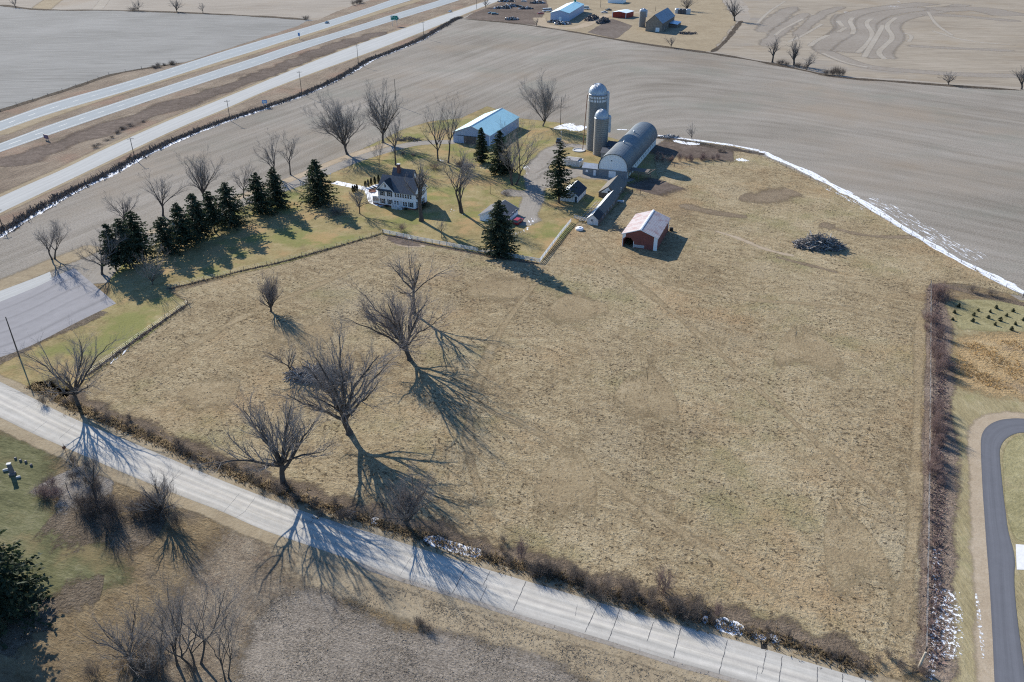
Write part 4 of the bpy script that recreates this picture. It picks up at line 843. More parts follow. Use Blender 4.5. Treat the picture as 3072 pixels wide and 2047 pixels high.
for i, (b, t, w, l) in enumerate([
    ((1070,915), (950,488), 40, 'leftmost spruce of the row, thin and set slightly forward'), ((1195,890), (1080,435), 72, 'second spruce of the row, wide and dark'),
    ((1300,830), (1250,368), 60, 'third spruce of the row with a narrow pointed top'), ((1555,755), (1440,420), 62, 'short broad spruce of the row with drooping skirts'),
    ((1700,700), (1600,298), 62, 'spruce of the row right of the short broad one'), ((1838,628), (1760,210), 66, 'tallest spruce in the middle of the row'),
    ((1975,570), (1910,185), 48, 'slender spruce squeezed behind the middle of the row'), ((2130,515), (2065,108), 76, 'full spruce at the end of the unbroken row')]):
    spruce_px(CD(0,1,*b), CD(0,1,*t)[1], w * 1.18, l, 200 + i, ragged=[.3,.42,.38,.48,.35,.3,.45,.4][i], bare=[.25,.1,.2,.05,.15,.1,.3,.08][i], skirt=[.16,.1,.14,.06,.12,.1,.2,.08][i], mat='needle2' if i % 2 else 'needle')
spruce_px((600,492), 397, 66, 'left spruce of the pair right of the row', 210, ragged=.4, bare=.12); spruce_px((638,478), 385, 58, 'right spruce of the pair right of the row', 211, ragged=.45, mat='needle2')
spruce_px((735,468), 366, 86, 'big rounded spruce by the drive, left of the snowy walk', 212, ragged=.3, skirt=.03)
spruce_px((1107,374), 294, 30, 'columnar dark cedar against the steel shed', 213, ragged=.12, name='cedar_tree')
spruce_px((1148,402), 300, 46, 'dark spruce in the farmyard in front of the steel shed', 214, ragged=.35)
spruce_px((1284,467), 327, 56, 'tall ragged spruce with see-through gaps beside the small white shed', 215, bare=.45, ragged=.5, skirt=.12, dens=1.2)
spruce_px((1148,586), 461, 72, 'big spruce in front of the garage at the white fence', 216, ragged=.2, skirt=.04, mat='needle2', dens=1.4)
spruce_px((-20,1392), 1010, 245, 'huge dark spruce cut off by the left border', 217, ragged=.25, skirt=.02, dens=2.0, lim=15)
spruce_px((1167,396), 352, 24, 'small dark evergreen shrub between spruce and wide farmyard tree', 218, ragged=.3, name='evergreen_shrub')
# arborvitae in a row behind the patio
def gen_thuja(seed):
    r = np.random.default_rng(seed); m = 900; z = r.random(m) ** .8; az = r.uniform(0, 6.28, m)
    rad = .38 * np.sin(np.pi * np.clip(z * .82 + .16, 0, 1)) ** .8 * r.uniform(.75, 1.05, m)
    pos = np.stack([rad * np.cos(az), rad * np.sin(az), z * 2.4 + .05], -1); d = unit(np.stack([np.cos(az) * .5, np.sin(az) * .5, 0 * az + 1], -1) + r.normal(size=(m, 3)) * .2)
    nr = unit(np.cross(d, r.normal(size=(m, 3)))); ln, wd = .26, .06
    V = np.stack([pos - nr * wd * .5, pos + d * ln * .5 + nr * wd, pos + d * ln, pos + d * ln * .5 - nr * wd], 1).reshape(-1, 3)
    return np_mesh('arborvitae', V, np.arange(len(V)).reshape(-1, 4))
th = gen_thuja(5); th.materials.append(M['thuja'])
ordn = ['nearest the drive', 'second from the drive', 'in the middle', 'second from the house', 'nearest the house']
for i, p in enumerate([(1097,563), (1105.5,560), (1114.5,557), (1125,554), (1136.5,550)]):
    g = G(p); o = tag(link('arborvitae', th, []), 'pointed arborvitae of the five by the patio, ' + ordn[i], 'shrub', 'arborvitae behind the patio'); o.location = g; o.rotation_euler = (0, 0, i * 1.3); o.scale = (1, 1, .95 + .06 * i)
for i, (x, y) in enumerate([(893, 205), (912, 200), (930, 192)]):
    g = G(C(1,1,x,y)); o = tag(link('arborvitae', th, []), 'arborvitae of the group at the near side of the patio, ' + ['left', 'middle', 'right'][i] + ' one', 'shrub', 'arborvitae before the patio'); o.location = g; o.rotation_euler = (0, 0, i * 2.1)
# young evergreens in the plantation
sap = gen_spruce(300, 4.2, 1.7, skirt=.02, dens=.8); sme = np_mesh('young_evergreen', *merge(*[sap[0], sap[1]])); sme.materials.append(M['needle'])
for i, (x, y) in enumerate([(1710,1310),(1695,1375),(1880,1388),(1890,1333),(1930,1292),(2040,1303),(2095,1268),(2250,1298),(2022,1357),(2190,1338),(2132,1382),(2085,1422),(2270,1417),(2235,1468),(2345,1380),(1750,1255)]):
    g = G(C(3,1,x,y)); o = tag(link('young_evergreen', sme, []), 'knee-high young evergreen planted in the grass plot right of the hedge', 'young tree', 'young evergreens in the plantation')
    o.location = g; s_ = rb.uniform(.2, .3); o.scale = (s_, s_, s_ * rb.uniform(.8, 1.1)); o.rotation_euler = (0, 0, i)

# ---- ground cover nobody could count
def inside(px, poly):
    x, y = px; c = False; j = len(poly) - 1
    for i in range(len(poly)):
        if (poly[i][1] > y) != (poly[j][1] > y) and x < (poly[j][0] - poly[i][0]) * (y - poly[i][1]) / (poly[j][1] - poly[i][1]) + poly[i][0]: c = not c
        j = i
    return c
def scatter(name, pts, size, mat, seed, blades=4, spread=1.0, flat=0.):
    """blades of grass or straw as slim upright quads around each point"""
    r = np.random.default_rng(seed); P = np.repeat(np.array(pts), blades, 0); m = len(P)
    sz = np.repeat(np.array(size), blades)[:, None] * r.uniform(.6, 1.3, (m, 1))
    d = r.normal(size=(m, 3)) * np.array([1, 1, 0]) * spread; d[:, 2] = 1 - flat; d = unit(d)
    b = np.concatenate([P, np.full((m, 1), .03)], 1) + r.normal(size=(m, 3)) * np.array([1, 1, 0]) * sz * .35
    nr = unit(np.cross(d, r.normal(size=(m, 3)))); wd = sz * .14
    V = np.stack([b - nr * wd, b + nr * wd, b + d * sz + nr * wd * .3, b + d * sz - nr * wd * .3], 1).reshape(-1, 3)
    o = link(name, np_mesh(name, V, np.arange(len(V)).reshape(-1, 4)), M[mat]); return tag(o, kind='stuff')
def pts_in(poly, n, seed, clump=None):
    W = [G(p) for p in poly]; W = [(p.x, p.y) for p in W]; r = random.Random(seed); out = []
    xs, ys = [p[0] for p in W], [p[1] for p in W]; x0, x1, y0, y1 = min(xs), max(xs), min(ys), max(ys)
    while len(out) < n:
        q = (r.uniform(x0, x1), r.uniform(y0, y1))
        if clump and r.random() > clump(*q): continue
        if inside(q, W): out.append(q)
    return out
cl = lambda x, y: .15 + .85 * max(0, math.sin(x * .11 + 2 * math.sin(y * .07)) * math.sin(y * .13 + 1.5 * math.sin(x * .05))) ** 1.2
near = DS((260,860),(440,715),(640,640),(880,560),(1240,620),(1500,620),(2120,700),(2125,1520),(1650,1400),(1150,1240),(800,1130),(500,1010))
p = pts_in(near, 9000, 4, cl); rr_ = random.Random(8)
scatter('pasture_tufts', p, [rr_.uniform(.1, .26) for _ in p], 'grass_tuft', 5, 5, 1.1, .2)
p = pts_in(near, 9000, 14); scatter('pasture_straw', p, [rr_.uniform(.15, .32) for _ in p], 'straw', 6, 3, 1.3, .5)
p = pts_in(DS((500,1568),(560,1440),(650,1345),(900,1350),(1200,1425),(1500,1580)), 7000, 15, lambda x, y: .4 + .6 * math.sin(x * .5) * math.sin(y * .4)); scatter('corn_stubble', p, [rr_.uniform(.1, .26) for _ in p], 'straw', 7, 2, 1.4, .6)
p = pts_in(DS((2195,790),(2353,780),(2353,910),(2270,890),(2200,865)), 800, 17, lambda x, y: .5 + .5 * math.sin(x * .6 + y * .2)); scatter('golden_tufts', p, [rr_.uniform(.2, .5) for _ in p], 'goldtuft', 9, 4, .9)
V_ = [(q[0] + 8, q[1] - 32) for q in Ra[2:-1]]; W_ = resample([G(q) for q in V_], .15); rs = random.Random(18)
p = [(q.x + rs.gauss(0, .5), q.y + rs.gauss(0, .8)) for q in W_ for _ in range(4)]
scatter('roadside_undergrowth', p, [rs.uniform(.2, .6) for _ in p], 'grass_tuft', 10, 4, .8)
W_ = resample([G(q) for q in DS((2147,655),(2160,800),(2160,1000),(2155,1200),(2150,1400),(2148,1540))], .15)
p = [(q.x + rs.gauss(0, .8), q.y) for q in W_ for _ in range(4)]; scatter('fence_undergrowth', p, [rs.uniform(.12, .45) for _ in p], 'bush_pale', 11, 4, .8)
W_ = resample([G(q) for q in ditch], .6); p = [(q.x - 1.8 + rs.gauss(0, 1.2), q.y + rs.gauss(0, 1)) for q in W_ for _ in range(6)]; scatter('ditch_growth', p, [rs.uniform(.4, 1.3) for _ in p], 'bushm', 12, 4, .6)
W_ = resample([G(q) for q in DS((900,1345),(1100,1430),(1400,1520),(1600,1580))], .2); p = [(q.x + rs.gauss(0, 2.5), q.y + rs.gauss(0, 1)) for q in W_ for _ in range(6)]; scatter('verge_straw', p, [rs.uniform(.12, .28) for _ in p], 'straw', 13, 3, 1.2, .7)
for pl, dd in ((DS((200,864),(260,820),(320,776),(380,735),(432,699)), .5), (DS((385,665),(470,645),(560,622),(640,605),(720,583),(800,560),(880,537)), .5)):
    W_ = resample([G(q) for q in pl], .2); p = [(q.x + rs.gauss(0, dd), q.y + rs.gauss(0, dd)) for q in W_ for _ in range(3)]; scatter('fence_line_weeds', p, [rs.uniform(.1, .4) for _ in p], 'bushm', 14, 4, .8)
# ------------------------------------------------------------------ buildings
class Bld:
    """gabled building solved from its picture corners: A,B front foot corners, eave line over B, apex of the front, far end of the ridge"""
    def __init__(s, name, label, cat, A, B, eaveY, apexY, rb, fix=None, ang=-21):
        b = G(B); t = RAD(ang); ux = Vector((math.cos(t), math.sin(t), 0)); uy = Vector((-ux.y, ux.x, 0))
        s.W = min((k * .1 for k in range(20, 400)), key=lambda w: abs(PROJ(b - ux * w)[0] - A[0])); a = b - ux * s.W; s.a = a
        s.e = HGT(b, eaveY); mid = (a + b) / 2; s.r = max(HGT(mid, apexY), s.e + .2)
        s.L = min((k * .1 for k in range(20, 800)), key=lambda k: abs(PROJ((*(mid + uy * k)[:2], s.r))[1] - rb[1]))
        if fix: s.W, s.L, s.e, s.r = [f if f else v for f, v in zip(fix, (s.W, s.L, s.e, s.r))]
        s.root = tag(empty(name, a, math.atan2(ux.y, ux.x)), label, cat)
    def walls(s, mat, opening=None, name='wall'):
        W, L, e, r = s.W, s.L, s.e, s.r; th = .18
        ft = [(0, 0)] + (opening or []) + [(W, 0), (W, e), (W / 2, r), (0, e)]
        m = MB(); m.prism(ft, th, (0, 0, 0)); m.prism([(0, 0), (W, 0), (W, e), (W / 2, r), (0, e)], th, (0, L - th, 0))
        m.box(0, th, th, L - th, 0, e); m.box(W - th, W, th, L - th, 0, e)
        return m.build(name, M[mat], s.root)
    def roof(s, mat, over=.35, ends=.3, th=.14, cap=None, name='roof'):
        W, L, e, r = s.W, s.L, s.e, s.r; sl = (r - e) / (W / 2); oz = e - over * sl; m = MB(); up = th
        pr = [(-over, oz), (W / 2, r), (W + over, oz), (W + over, oz + up), (W / 2, r + up), (-over, oz + up)]
        m.prism(pr, L + 2 * ends, (0, -ends, .02)); ro = m.build(name, M[mat], s.root)
        if cap:
            c = MB(); c.prism([(W / 2 - .35, r + up - .35 * sl + .03), (W / 2, r + up + .03), (W / 2 + .35, r + up - .35 * sl + .03), (W / 2 + .35, r + up - .35 * sl + .09), (W / 2, r + up + .1), (W / 2 - .35, r + up - .35 * sl + .09)], L + 2 * ends + .1, (0, -ends - .05, .02))
            c.build('ridge_cap', M[cap], ro)
        return ro
    def fascia(s, mat, over=.35, ends=.3, h=.22, th=.14):
        W, e, r = s.W, s.e, s.r; sl = (r - e) / (W / 2); oz = e - over * sl + .02
        for y in (-ends - .06, s.L + ends):
            m = MB(); m.prism([(-over, oz - h + th), (W / 2, r - h + th + .02), (W + over, oz - h + th), (W + over, oz + th), (W / 2, r + th + .02), (-over, oz + th)], .06, (0, y, 0))
            m.build('fascia', M[mat], s.root)
    def box(s, name, face, u0, u1, z0, z1, mat, d0=.003, d1=.05, parent=None):
        m = MB(); par = parent or s.root
        if face == 'F': m.box(u0, u1, -d1, -d0, z0, z1)
        elif face == 'R': m.box(s.W + d0, s.W + d1, u0, u1, z0, z1)
        elif face == 'L': m.box(-d1, -d0, u0, u1, z0, z1)
        return m.build(name, M[mat], par)
    def window(s, face, u, z, w, h, glass='window', frame='white', shut=None):
        m = MB(); f = .09; d0, d1 = .003, .07
        def bx(u0, u1, z0, z1):
            if face == 'F': m.box(u0, u1, -d1, -d0, z0, z1)
            elif face == 'R': m.box(s.W + d0, s.W + d1, u0, u1, z0, z1)
            else: m.box(-d1, -d0, u0, u1, z0, z1)
        bx(u - f, u, z - f, z + h + f); bx(u + w, u + w + f, z - f, z + h + f); bx(u, u + w, z - f, z); bx(u, u + w, z + h, z + h + f); bx(u, u + w, z + h / 2 - .03, z + h / 2 + .03)
        wo = m.build('window', M[frame], s.root); s.box('pane', face, u, u + w, z, z + h / 2 - .03, glass, .003, .03, wo)
        s.box('pane', face, u, u + w, z + h / 2 + .03, z + h, glass, .003, .03, wo)
        if shut:
            for q in (u - f - .42, u + w + f + .02): s.box('shutter', face, q, q + .4, z - f, z + h + f, shut, .003, .06)
        return wo
def zc(ox, oy, sc): return lambda x, y: (ox + x / sc, oy + y / sc)
zh, zs, zr = zc(1080, 470, 7.84), zc(1640, 460, 5.6), zc(1840, 600, 8.709)
zm, zg, zq, zf = zc(1340, 300, 9.05), zc(1420, 560, 8.71), zc(1660, 230, 5.8075), zc(1600, 0, 4.706)

# --- red pole barn
b = Bld('pole_barn', 'red open-sided pole barn with rust-striped metal roof in the pasture', 'barn', zr(225,1180), zr(1125,1335), zr(0,1000)[1], zr(0,780)[1], zr(1095,285))
W, L, e, r = b.W, b.L, b.e, b.r
b.walls('barn_red', [(.35, 0), (.35, e * .55), (1.1, e * .74), (2.4, e * .74), (3.3, e * .5), (3.3, 0)])
b.roof('rust_roof', .35, .35, cap='white'); b.fascia('white')
b.box('corner_board', 'F', W - 1.0, W + .05, 0, e + .1, 'white', .004, .07); b.box('corner_board', 'F', -.05, .12, 0, e, 'white', .004, .07)
m = MB(); m.prism([(.12, e * .62), (.9, e * .8), (.9, e + .05), (.12, e)], -.06, (0, -.004, 0)); m.build('gusset', M['white'], b.root)
b.box('door_jamb', 'F', 3.3, 3.45, 0, e * .5, 'white', .004, .07); b.box('corner_board', 'R', -.05, .2, 0, e, 'white', .004, .06); b.box('corner_board', 'R', L - .8, L + .05, e * .2, e, 'white', .004, .06)
b.box('patch_panel', 'F', 3.6, 6.6, .25, 1.1, 'galv', .004, .05); b.box('back_opening', 'R', L - .9, L - .12, 0, e * .7, 'black', .004, .03)
gb = b.a + Matrix.Rotation(b.root.rotation_euler.z, 3, 'Z') @ Vector((W + .9, L + .3, 0))
# --- white garage
b = Bld('garage', 'white garage with grey shingle roof behind the big front spruce', 'garage', zg(170,905), zg(880,985), zg(0,835)[1], zg(0,615)[1], zg(850,365))
b.walls('white_side'); b.roof('shingle', .4, .35); b.fascia('white', .4, .35)
for u in (b.L * .2, b.L * .5, b.L * .75): b.window('R', u, 1.2, .8, .9)
b.box('door', 'F', b.W * .3, b.W * .3 + .9, 0, 2.0, 'white_worn')
# --- small white shed
b = Bld('shed', 'small white shed with dark roof right of the ragged spruce', 'shed', zs(222,795), zs(520,832), zs(0,728)[1], zs(0,605)[1], zs(512,462))
b.walls('white_dirty'); ro = b.roof('shingle_dark', .3, .25); b.fascia('white', .3, .25)
d = b.box('sliding_door', 'F', b.W * .12, b.W * .78, 0, 2.1, 'white_dirty', .004, .07); b.box('door', 'F', b.W * .84, b.W * .95, 0, 1.95, 'shutter', .004, .05)
m = MB(); sl = (b.r - b.e) / (b.W / 2); m.prism([(-.34, b.e - .34 * sl + .17), (b.W / 2 - .05, b.r - .05 * sl + .17), (b.W / 2 - .05, b.r + .2 - .05 * sl), (-.34, b.e - .34 * sl + .2)], b.L + .56, (0, -.28, .0)); m.build('roof_panel', M['galv'], ro)
# --- grey gabled barn
b = Bld('small_barn', 'weathered brown barn with steep grey shingle roof behind the long coop', 'barn', zs(870,728), zs(1182,772), zs(0,692)[1], zs(0,560)[1], zs(1160,378))
b.walls('brown_board'); b.roof('shingle_brown', .25, .2)
m = MB(); m.prism([(b.W * .12, b.e + .05), (b.W * .75, b.e + .05), (b.W * .5, b.r - .25)], -.06, (0, -.004, 0)); m.build('gable_board', M['white_dirty'], b.root)
b.box('loft_opening', 'F', b.W * .5, b.W * .62, b.e + .15, b.e + .85, 'black', .066, .08); b.window('R', b.L * .35, 1.2, .5, 1.3)
# --- long poultry house
b = Bld('poultry_house', 'long low poultry house with brown shingle roof and white front', 'poultry house', zs(675,1180), zs(862,1218), zs(0,1122)[1], zs(0,1035)[1], zs(1065,632))
b.walls('white_dirty'); ro = b.roof('shingle_brown', .25, .2)
W, L, e, r = b.W, b.L, b.e, b.r; sl = (r - e) / (W / 2)
m = MB(); m.prism([(W / 2 + .05, r - .05 * sl + .17), (W + .27, e - .27 * sl + .17), (W + .27, e - .27 * sl + .21), (W / 2 + .05, r - .05 * sl + .21)], L * .22, (0, -.22, 0))
m.prism([(W / 2 + .05, r - .05 * sl + .17), (W + .27, e - .27 * sl + .17), (W + .27, e - .27 * sl + .21), (W / 2 + .05, r - .05 * sl + .21)], .5, (0, L * .22 + .1, 0)); m.build('dark_panel', M['shingle_dark'], ro)
m = MB(); m.prism([(-.27, e - .27 * sl + .17), (W / 2, r + .17), (W / 2, r + .21), (-.27, e - .27 * sl + .21)], L + .4, (0, -.2, 0)); m.build('roof_panel', M['galv'], ro)
b.window('F', W * .35, 1.2, .6, .6, frame='white_worn'); b.box('side_wall_board', 'R', 0, L, 0, e - .05, 'brown_board', .004, .03)
for i in range(5): b.window('R', L * (.2 + .14 * i), .8, .7, .6, frame='white_worn')
# --- collapsed lean-to frame beside it
R0 = b.root; m = MB(); rr = random.Random(4)
for i in range(7): m.tube([(-.1 - .0, 1 + i * L * .12, .9), (-2.9 + rr.uniform(-.3, .3), 1 + i * L * .12 + rr.uniform(-.3, .3), .6)], .09, 4)
for x in (-2.8, -1.9, -1.0): m.tube([(x, .8, .75), (x + .2, L * .85, .7)], .09, 4)
for i in range(9): m.tube([(rr.uniform(-2.8, -.4), rr.uniform(1, L * .8), .3), (rr.uniform(-2.8, -.4), rr.uniform(1, L * .8), .8)], .07, 4)
o = m.build('lumber_frame', M['lumber'], loc=R0.location, rz=R0.rotation_euler.z); tag(o, 'pale collapsed lumber frame along the long poultry house', 'lumber')
# --- pale steel machine shed
b = Bld('machine_shed', 'large machine shed with pale blue-green steel roof at the field edge', 'shed', zm(185,1095), zm(1172,1255), zm(0,975)[1], zm(0,712)[1], zm(1390,232))
b.walls('blue_steel'); b.roof('steel_roof', .3, .3, cap='galv'); b.fascia('white', .3, .3)
b.box('sliding_door', 'F', b.W * .30, b.W * .64, 0, b.e * .72, 'brown_board', .004, .1); b.box('door_track', 'F', b.W * .1, b.W * .9, b.e * .74, b.e * .78, 'shutter', .004, .14)
b.box('sliding_door', 'F', b.W * .03, b.W * .295, 0, b.e * .72, 'blue_steel', .004, .1); b.box('corner_board', 'F', b.W - .3, b.W + .04, 0, b.e, 'white', .004, .05); b.box('door', 'R', .8, 1.7, 0, 2.1, 'white', .004, .05)
# --- far farm buildings
b = Bld('steel_shed', 'far blue-walled shed with teal and white roof in the junkyard', 'shed', zf(240,278), zf(500,303), zf(0,190)[1], zf(0,147)[1], zf(548,22), ang=-15)
b.walls('blue_steel'); ro = b.roof('teal_roof', .4, .4); sl = (b.r - b.e) / (b.W / 2)
m = MB(); m.prism([(-.45, b.e - .45 * sl + .17), (b.W / 2, b.r + .17), (b.W / 2, b.r + .22), (-.45, b.e - .45 * sl + .22)], b.L + .85, (0, -.42, 0)); m.build('roof_panel', M['pale_roof'], ro)
b.box('door', 'F', b.W * .45, b.W * .6, 0, 3.2, 'white_vert'); m = MB(); m.box(-.8, .8, -.8, .8, 0, 1.4); m.prism([(-1, 1.4), (1, 1.4), (0, 2.2)], 2, (0, -1, 0)); m.build('cupola', M['sign_green'], b.root, (b.W / 2, b.L - 2, b.r))
b = Bld('red_shed', 'far red board shed with flat white metal roof', 'shed', zf(1112,232), zf(1306,262), zf(0,188)[1], zf(0,165)[1], zf(1390,80), fix=(None, 17, None, None), ang=-30)
b.r = b.e + 1.0; b.walls('red_old'); b.roof('pale_roof', .5, .5); b.box('corner_board', 'F', b.W - .4, b.W + .05, 0, b.e, 'white', .004, .08); b.box('corner_board', 'F', 0, .4, 0, b.e, 'white', .004, .08)
b = Bld('stone_barn', 'far stone-ended barn with dark blue-grey tin roof beside the old silo', 'barn', zf(1580,402), zf(1810,455), zf(0,330)[1], zf(0,212)[1], zf(1880,110))
b.walls('stone'); b.roof('blue_roof', .5, .4); b.box('door', 'F', b.W * .62, b.W * .86, 0, 3, 'white_vert'); b.box('side_boards', 'R', .5, b.L - .5, .5, b.e - .3, 'brown_board')
for u in (.2, .45, .7): b.window('R', b.L * u, 1.4, 1.0, 1.1)
LT = MB(); LT.box(b.W + .1, b.W + 6.5, b.L * .55, b.L * .9, 0, 2.3); lo = LT.build('lean_to', M['brown_board'], b.root); LT = MB(); LT.prism([(b.W + .1, 3.2), (b.W + 7, 2.4), (b.W + 7, 2.55), (b.W + .1, 3.35)], b.L * .35 + .8, (0, b.L * .55 - .4, 0)); LT.build('lean_to_roof', M['bright_blue'], b.root)
b = Bld('farm_house_far', 'roof of a dark far building cut by the top border', 'building', zf(1050,25), zf(1260,52), zf(0,15)[1], zf(0,-40)[1], zf(1420,-90), fix=(None, 14, 4, 7), ang=-21)
b.walls('white_vert'); b.roof('shingle_dark', .4, .4)

# --- farmhouse: main block, front cross gable, taller rear wing, sun porch
bb = G(zh(1300,1268)); rz = RAD(-22); ux = Vector((math.cos(rz), math.sin(rz), 0)); W = min((k * .1 for k in range(60, 300)), key=lambda w: abs(PROJ(bb - ux * w)[0] - zh(443,0)[0])); a = bb - ux * W
H0 = tag(empty('farmhouse', a, rz), 'white two-storey farmhouse with dark cross-gabled roof and shuttered windows', 'house')
E_ = HGT(bb, zh(0,975)[1]); E_ = max(5.7, min(E_ + .3, 7.2)); DP = W * .62; RG = E_ + DP * .5 * .85; GW = W * .44
m = MB(); th = .2
m.prism([(0, 0), (W, 0), (W, E_), (0, E_)], th, (0, 0, 0)); m.prism([(0, 0), (W, 0), (W, E_), (0, E_)], th, (0, DP - th, 0))
m.prism([(th, 0), (DP - th, 0), (DP - th, E_), (DP / 2, RG - .12), (th, E_)], -th, (W, 0, 0), (0, 1, 0), (0, 0, 1), (1, 0, 0)); m.prism([(th, 0), (DP - th, 0), (DP - th, E_), (DP / 2, RG - .12), (th, E_)], th, (0, 0, 0), (0, 1, 0), (0, 0, 1), (1, 0, 0))
m.prism([(.05, E_), (GW - .05, E_), (GW / 2, E_ + GW / 2 * 1.0 - .1)], th, (0, -.01, 0)); m.box(W * .05, W * .6, DP - .02, DP * 1.5, 0, E_ + .6)
m.prism([(DP - .02, E_ + .6), (DP * 1.5, E_ + .6), (DP * 1.25, RG + .5)], .2, (W * .05, 0, 0), (0, 1, 0), (0, 0, 1), (1, 0, 0)); m.prism([(DP - .02, E_ + .6), (DP * 1.5, E_ + .6), (DP * 1.25, RG + .5)], -.2, (W * .6, 0, 0), (0, 1, 0), (0, 0, 1), (1, 0, 0))
m.build('wall', M['white_side'], H0)
def slab(mb, p, q, rr_, s_, t=.14):
    P = [Vector(v) for v in (p, q, rr_, s_)]; n = (P[1] - P[0]).cross(P[3] - P[0]).normalized() * t
    if n.z < 0: n = -n
    mb.add(P + [v + n for v in P], [(0, 1, 2, 3), (4, 5, 6, 7), (0, 1, 5, 4), (1, 2, 6, 5), (2, 3, 7, 6), (3, 0, 4, 7)])
m = MB(); o_ = .45; sl = (RG - E_) / (DP / 2)
slab(m, (-.3, -o_, E_ - o_ * sl), (W + .4, -o_, E_ - o_ * sl), (W + .4, DP / 2, RG), (-.3, DP / 2, RG)); slab(m, (-.3, DP + o_, E_ - o_ * sl), (W + .4, DP + o_, E_ - o_ * sl), (W + .4, DP / 2, RG), (-.3, DP / 2, RG))
RR = RG + .7; sr = (RR - E_ - .6) / (DP * .25)
slab(m, (W * .02, DP - .3, E_ + .6 - .3 * sr), (W * .63, DP - .3, E_ + .6 - .3 * sr), (W * .63, DP * 1.25, RR), (W * .02, DP * 1.25, RR)); slab(m, (W * .02, DP * 1.5 + .4, E_ + .6 - .4 * sr), (W * .63, DP * 1.5 + .4, E_ + .6 - .4 * sr), (W * .63, DP * 1.25, RR), (W * .02, DP * 1.25, RR))
roof = m.build('roof', M['shingle'], H0)
m = MB(); GR = E_ + GW / 2; og = .45; yb = DP * .62
slab(m, (-og, -.5, E_ - og + .05), (GW / 2, -.5, GR + .05), (GW / 2, yb, GR + .05), (-og, yb, E_ - og + .05)); slab(m, (GW + og, -.5, E_ - og + .05), (GW / 2, -.5, GR + .05), (GW / 2, yb, GR + .05), (GW + og, yb, E_ - og + .05))
m.build('gable_roof', M['shingle_dark'], H0)
m = MB()
for s_ in (1, -1):
    x0 = GW / 2 - s_ * (GW / 2 + og)
    m.prism([(x0, E_ - og - .2), (GW / 2, GR - .2), (GW / 2, GR + .06), (x0, E_ - og + .06)], -.08, (0, -.5, 0))
m.build('fascia', M['white'], H0); m = MB()
m.prism([(-o_, E_ - o_ * sl - .2), (DP / 2, RG - .2), (DP + o_, E_ - o_ * sl - .2), (DP + o_, E_ - o_ * sl + .02), (DP / 2, RG + .02), (-o_, E_ - o_ * sl + .02)], .08, (W + .4, 0, 0), (0, 1, 0), (0, 0, 1), (1, 0, 0))
m.build('fascia', M['white'], H0)
m = MB(); m.tube([(GW + .35, .9, E_ + .75), (GW / 2 + .1, yb, GR + .35)], .13, 4); m.build('valley_flashing', M['galv'], roof)
m = MB(); m.box(-.5, GW + .4, -.55, -.02, E_ - .35, E_ - .2); m.build('pent_eave', M['shingle_dark'], H0)
m = MB(); m.box(-.45, .45, -.45, .45, 0, 3.0); ch = m.build('chimney', M['brick'], roof, (W * .22, DP * 1.12, RG - .6)); m = MB(); m.box(-.55, .55, -.55, .55, 0, .15); m.build('chimney_cap', M['granite_pale'], roof, (W * .22, DP * 1.12, RG + 2.405))
hb = Bld.__new__(Bld); hb.W, hb.L, hb.e, hb.r, hb.root = W, DP, E_, RG, H0
for u in (.09, .29): hb.window('F', W * u, 3.7, .85, 1.35, shut='shutter'); hb.window('F', W * u, .95, .85, 1.5, shut='shutter')
hb.window('F', GW / 2 - .3, E_ + .9, .6, .95)
for i in range(7): hb.window('F', W * (.47 + .068 * i), 3.75, .6, 1.25)
for i in range(2): hb.window('F', W * (.44 + .07 * i), .95, .62, 1.5)
hb.box('door', 'F', W * .585, W * .585 + .95, .55, 2.6, 'white_worn', .004, .07)
for i in range(2): hb.window('F', W * (.675 + .065 * i), .95, .62, 1.5)
hb.window('F', W * .86, .95, .8, 1.5, shut='shutter')
for u in (.18, .62): hb.window('R', DP * u, 3.6, .85, 1.4, shut='shutter'); hb.window('R', DP * u, .95, .85, 1.5, shut='shutter')
hb.window('R', DP * .46, E_ + 1.3, .7, 1.0); hb.box('porch_frieze', 'F', W * .41, W * .98, 2.95, 3.1, 'white', .004, .12)
m = MB(); m.box(-.05, W + .05, -.05, DP + .05, -.1, .5); m.build('foundation', M['brick'], H0)
m = MB(); m.box(W * .42, W * .58, -1.6, -.06, 0, .8)
for i in range(4): m.box(W * .58, W * .58 + .35 * (i + 1), -1.6, -.3, 0, .8 - .2 * i - .1)
st = m.build('porch_steps', M['white_worn'], H0); m = MB()
for y in (-1.58, -.1):
    for z in (1.2, 1.55, 1.9): m.tube([(W * .42, y, z - .1), (W * .58, y, z - .1), (W * .58 + 1.5, y, z - .85)], .045, 4)
    for x in (W * .42, W * .5, W * .58): m.tube([(x, y, .6), (x, y, 1.85)], .06, 4)
    m.tube([(W * .58 + 1.5, y, 0), (W * .58 + 1.5, y, 1.1)], .06, 4)
for k in range(5): m.tube([(W * .42, -1.58 + .3 * k, .8), (W * .42, -1.58 + .3 * k, 1.8)], .035, 4)
m.build('railing', M['white'], st)
px0 = -2.6; m = MB(); m.box(px0, -.02, .6, 4.6, .5, 2.9); po = m.build('sun_porch', M['white_side'], H0); m = MB(); m.box(px0 - .2, .0, .4, 4.8, 2.92, 3.06); m.build('porch_roof', M['snow'], po); m = MB(); m.box(px0, -.02, .62, 4.58, -.05, .48); m.build('porch_base', M['brick'], po)
for i in range(3):
    m = MB(); u = px0 + .25 + i * .78; m.box(u, u + .6, .54, .597, 1.2, 2.5); f_ = m.build('window', M['white'], H0); m = MB(); m.box(u + .07, u + .53, .52, .538, 1.27, 2.43); m.build('pane', M['warm_glass'], f_)
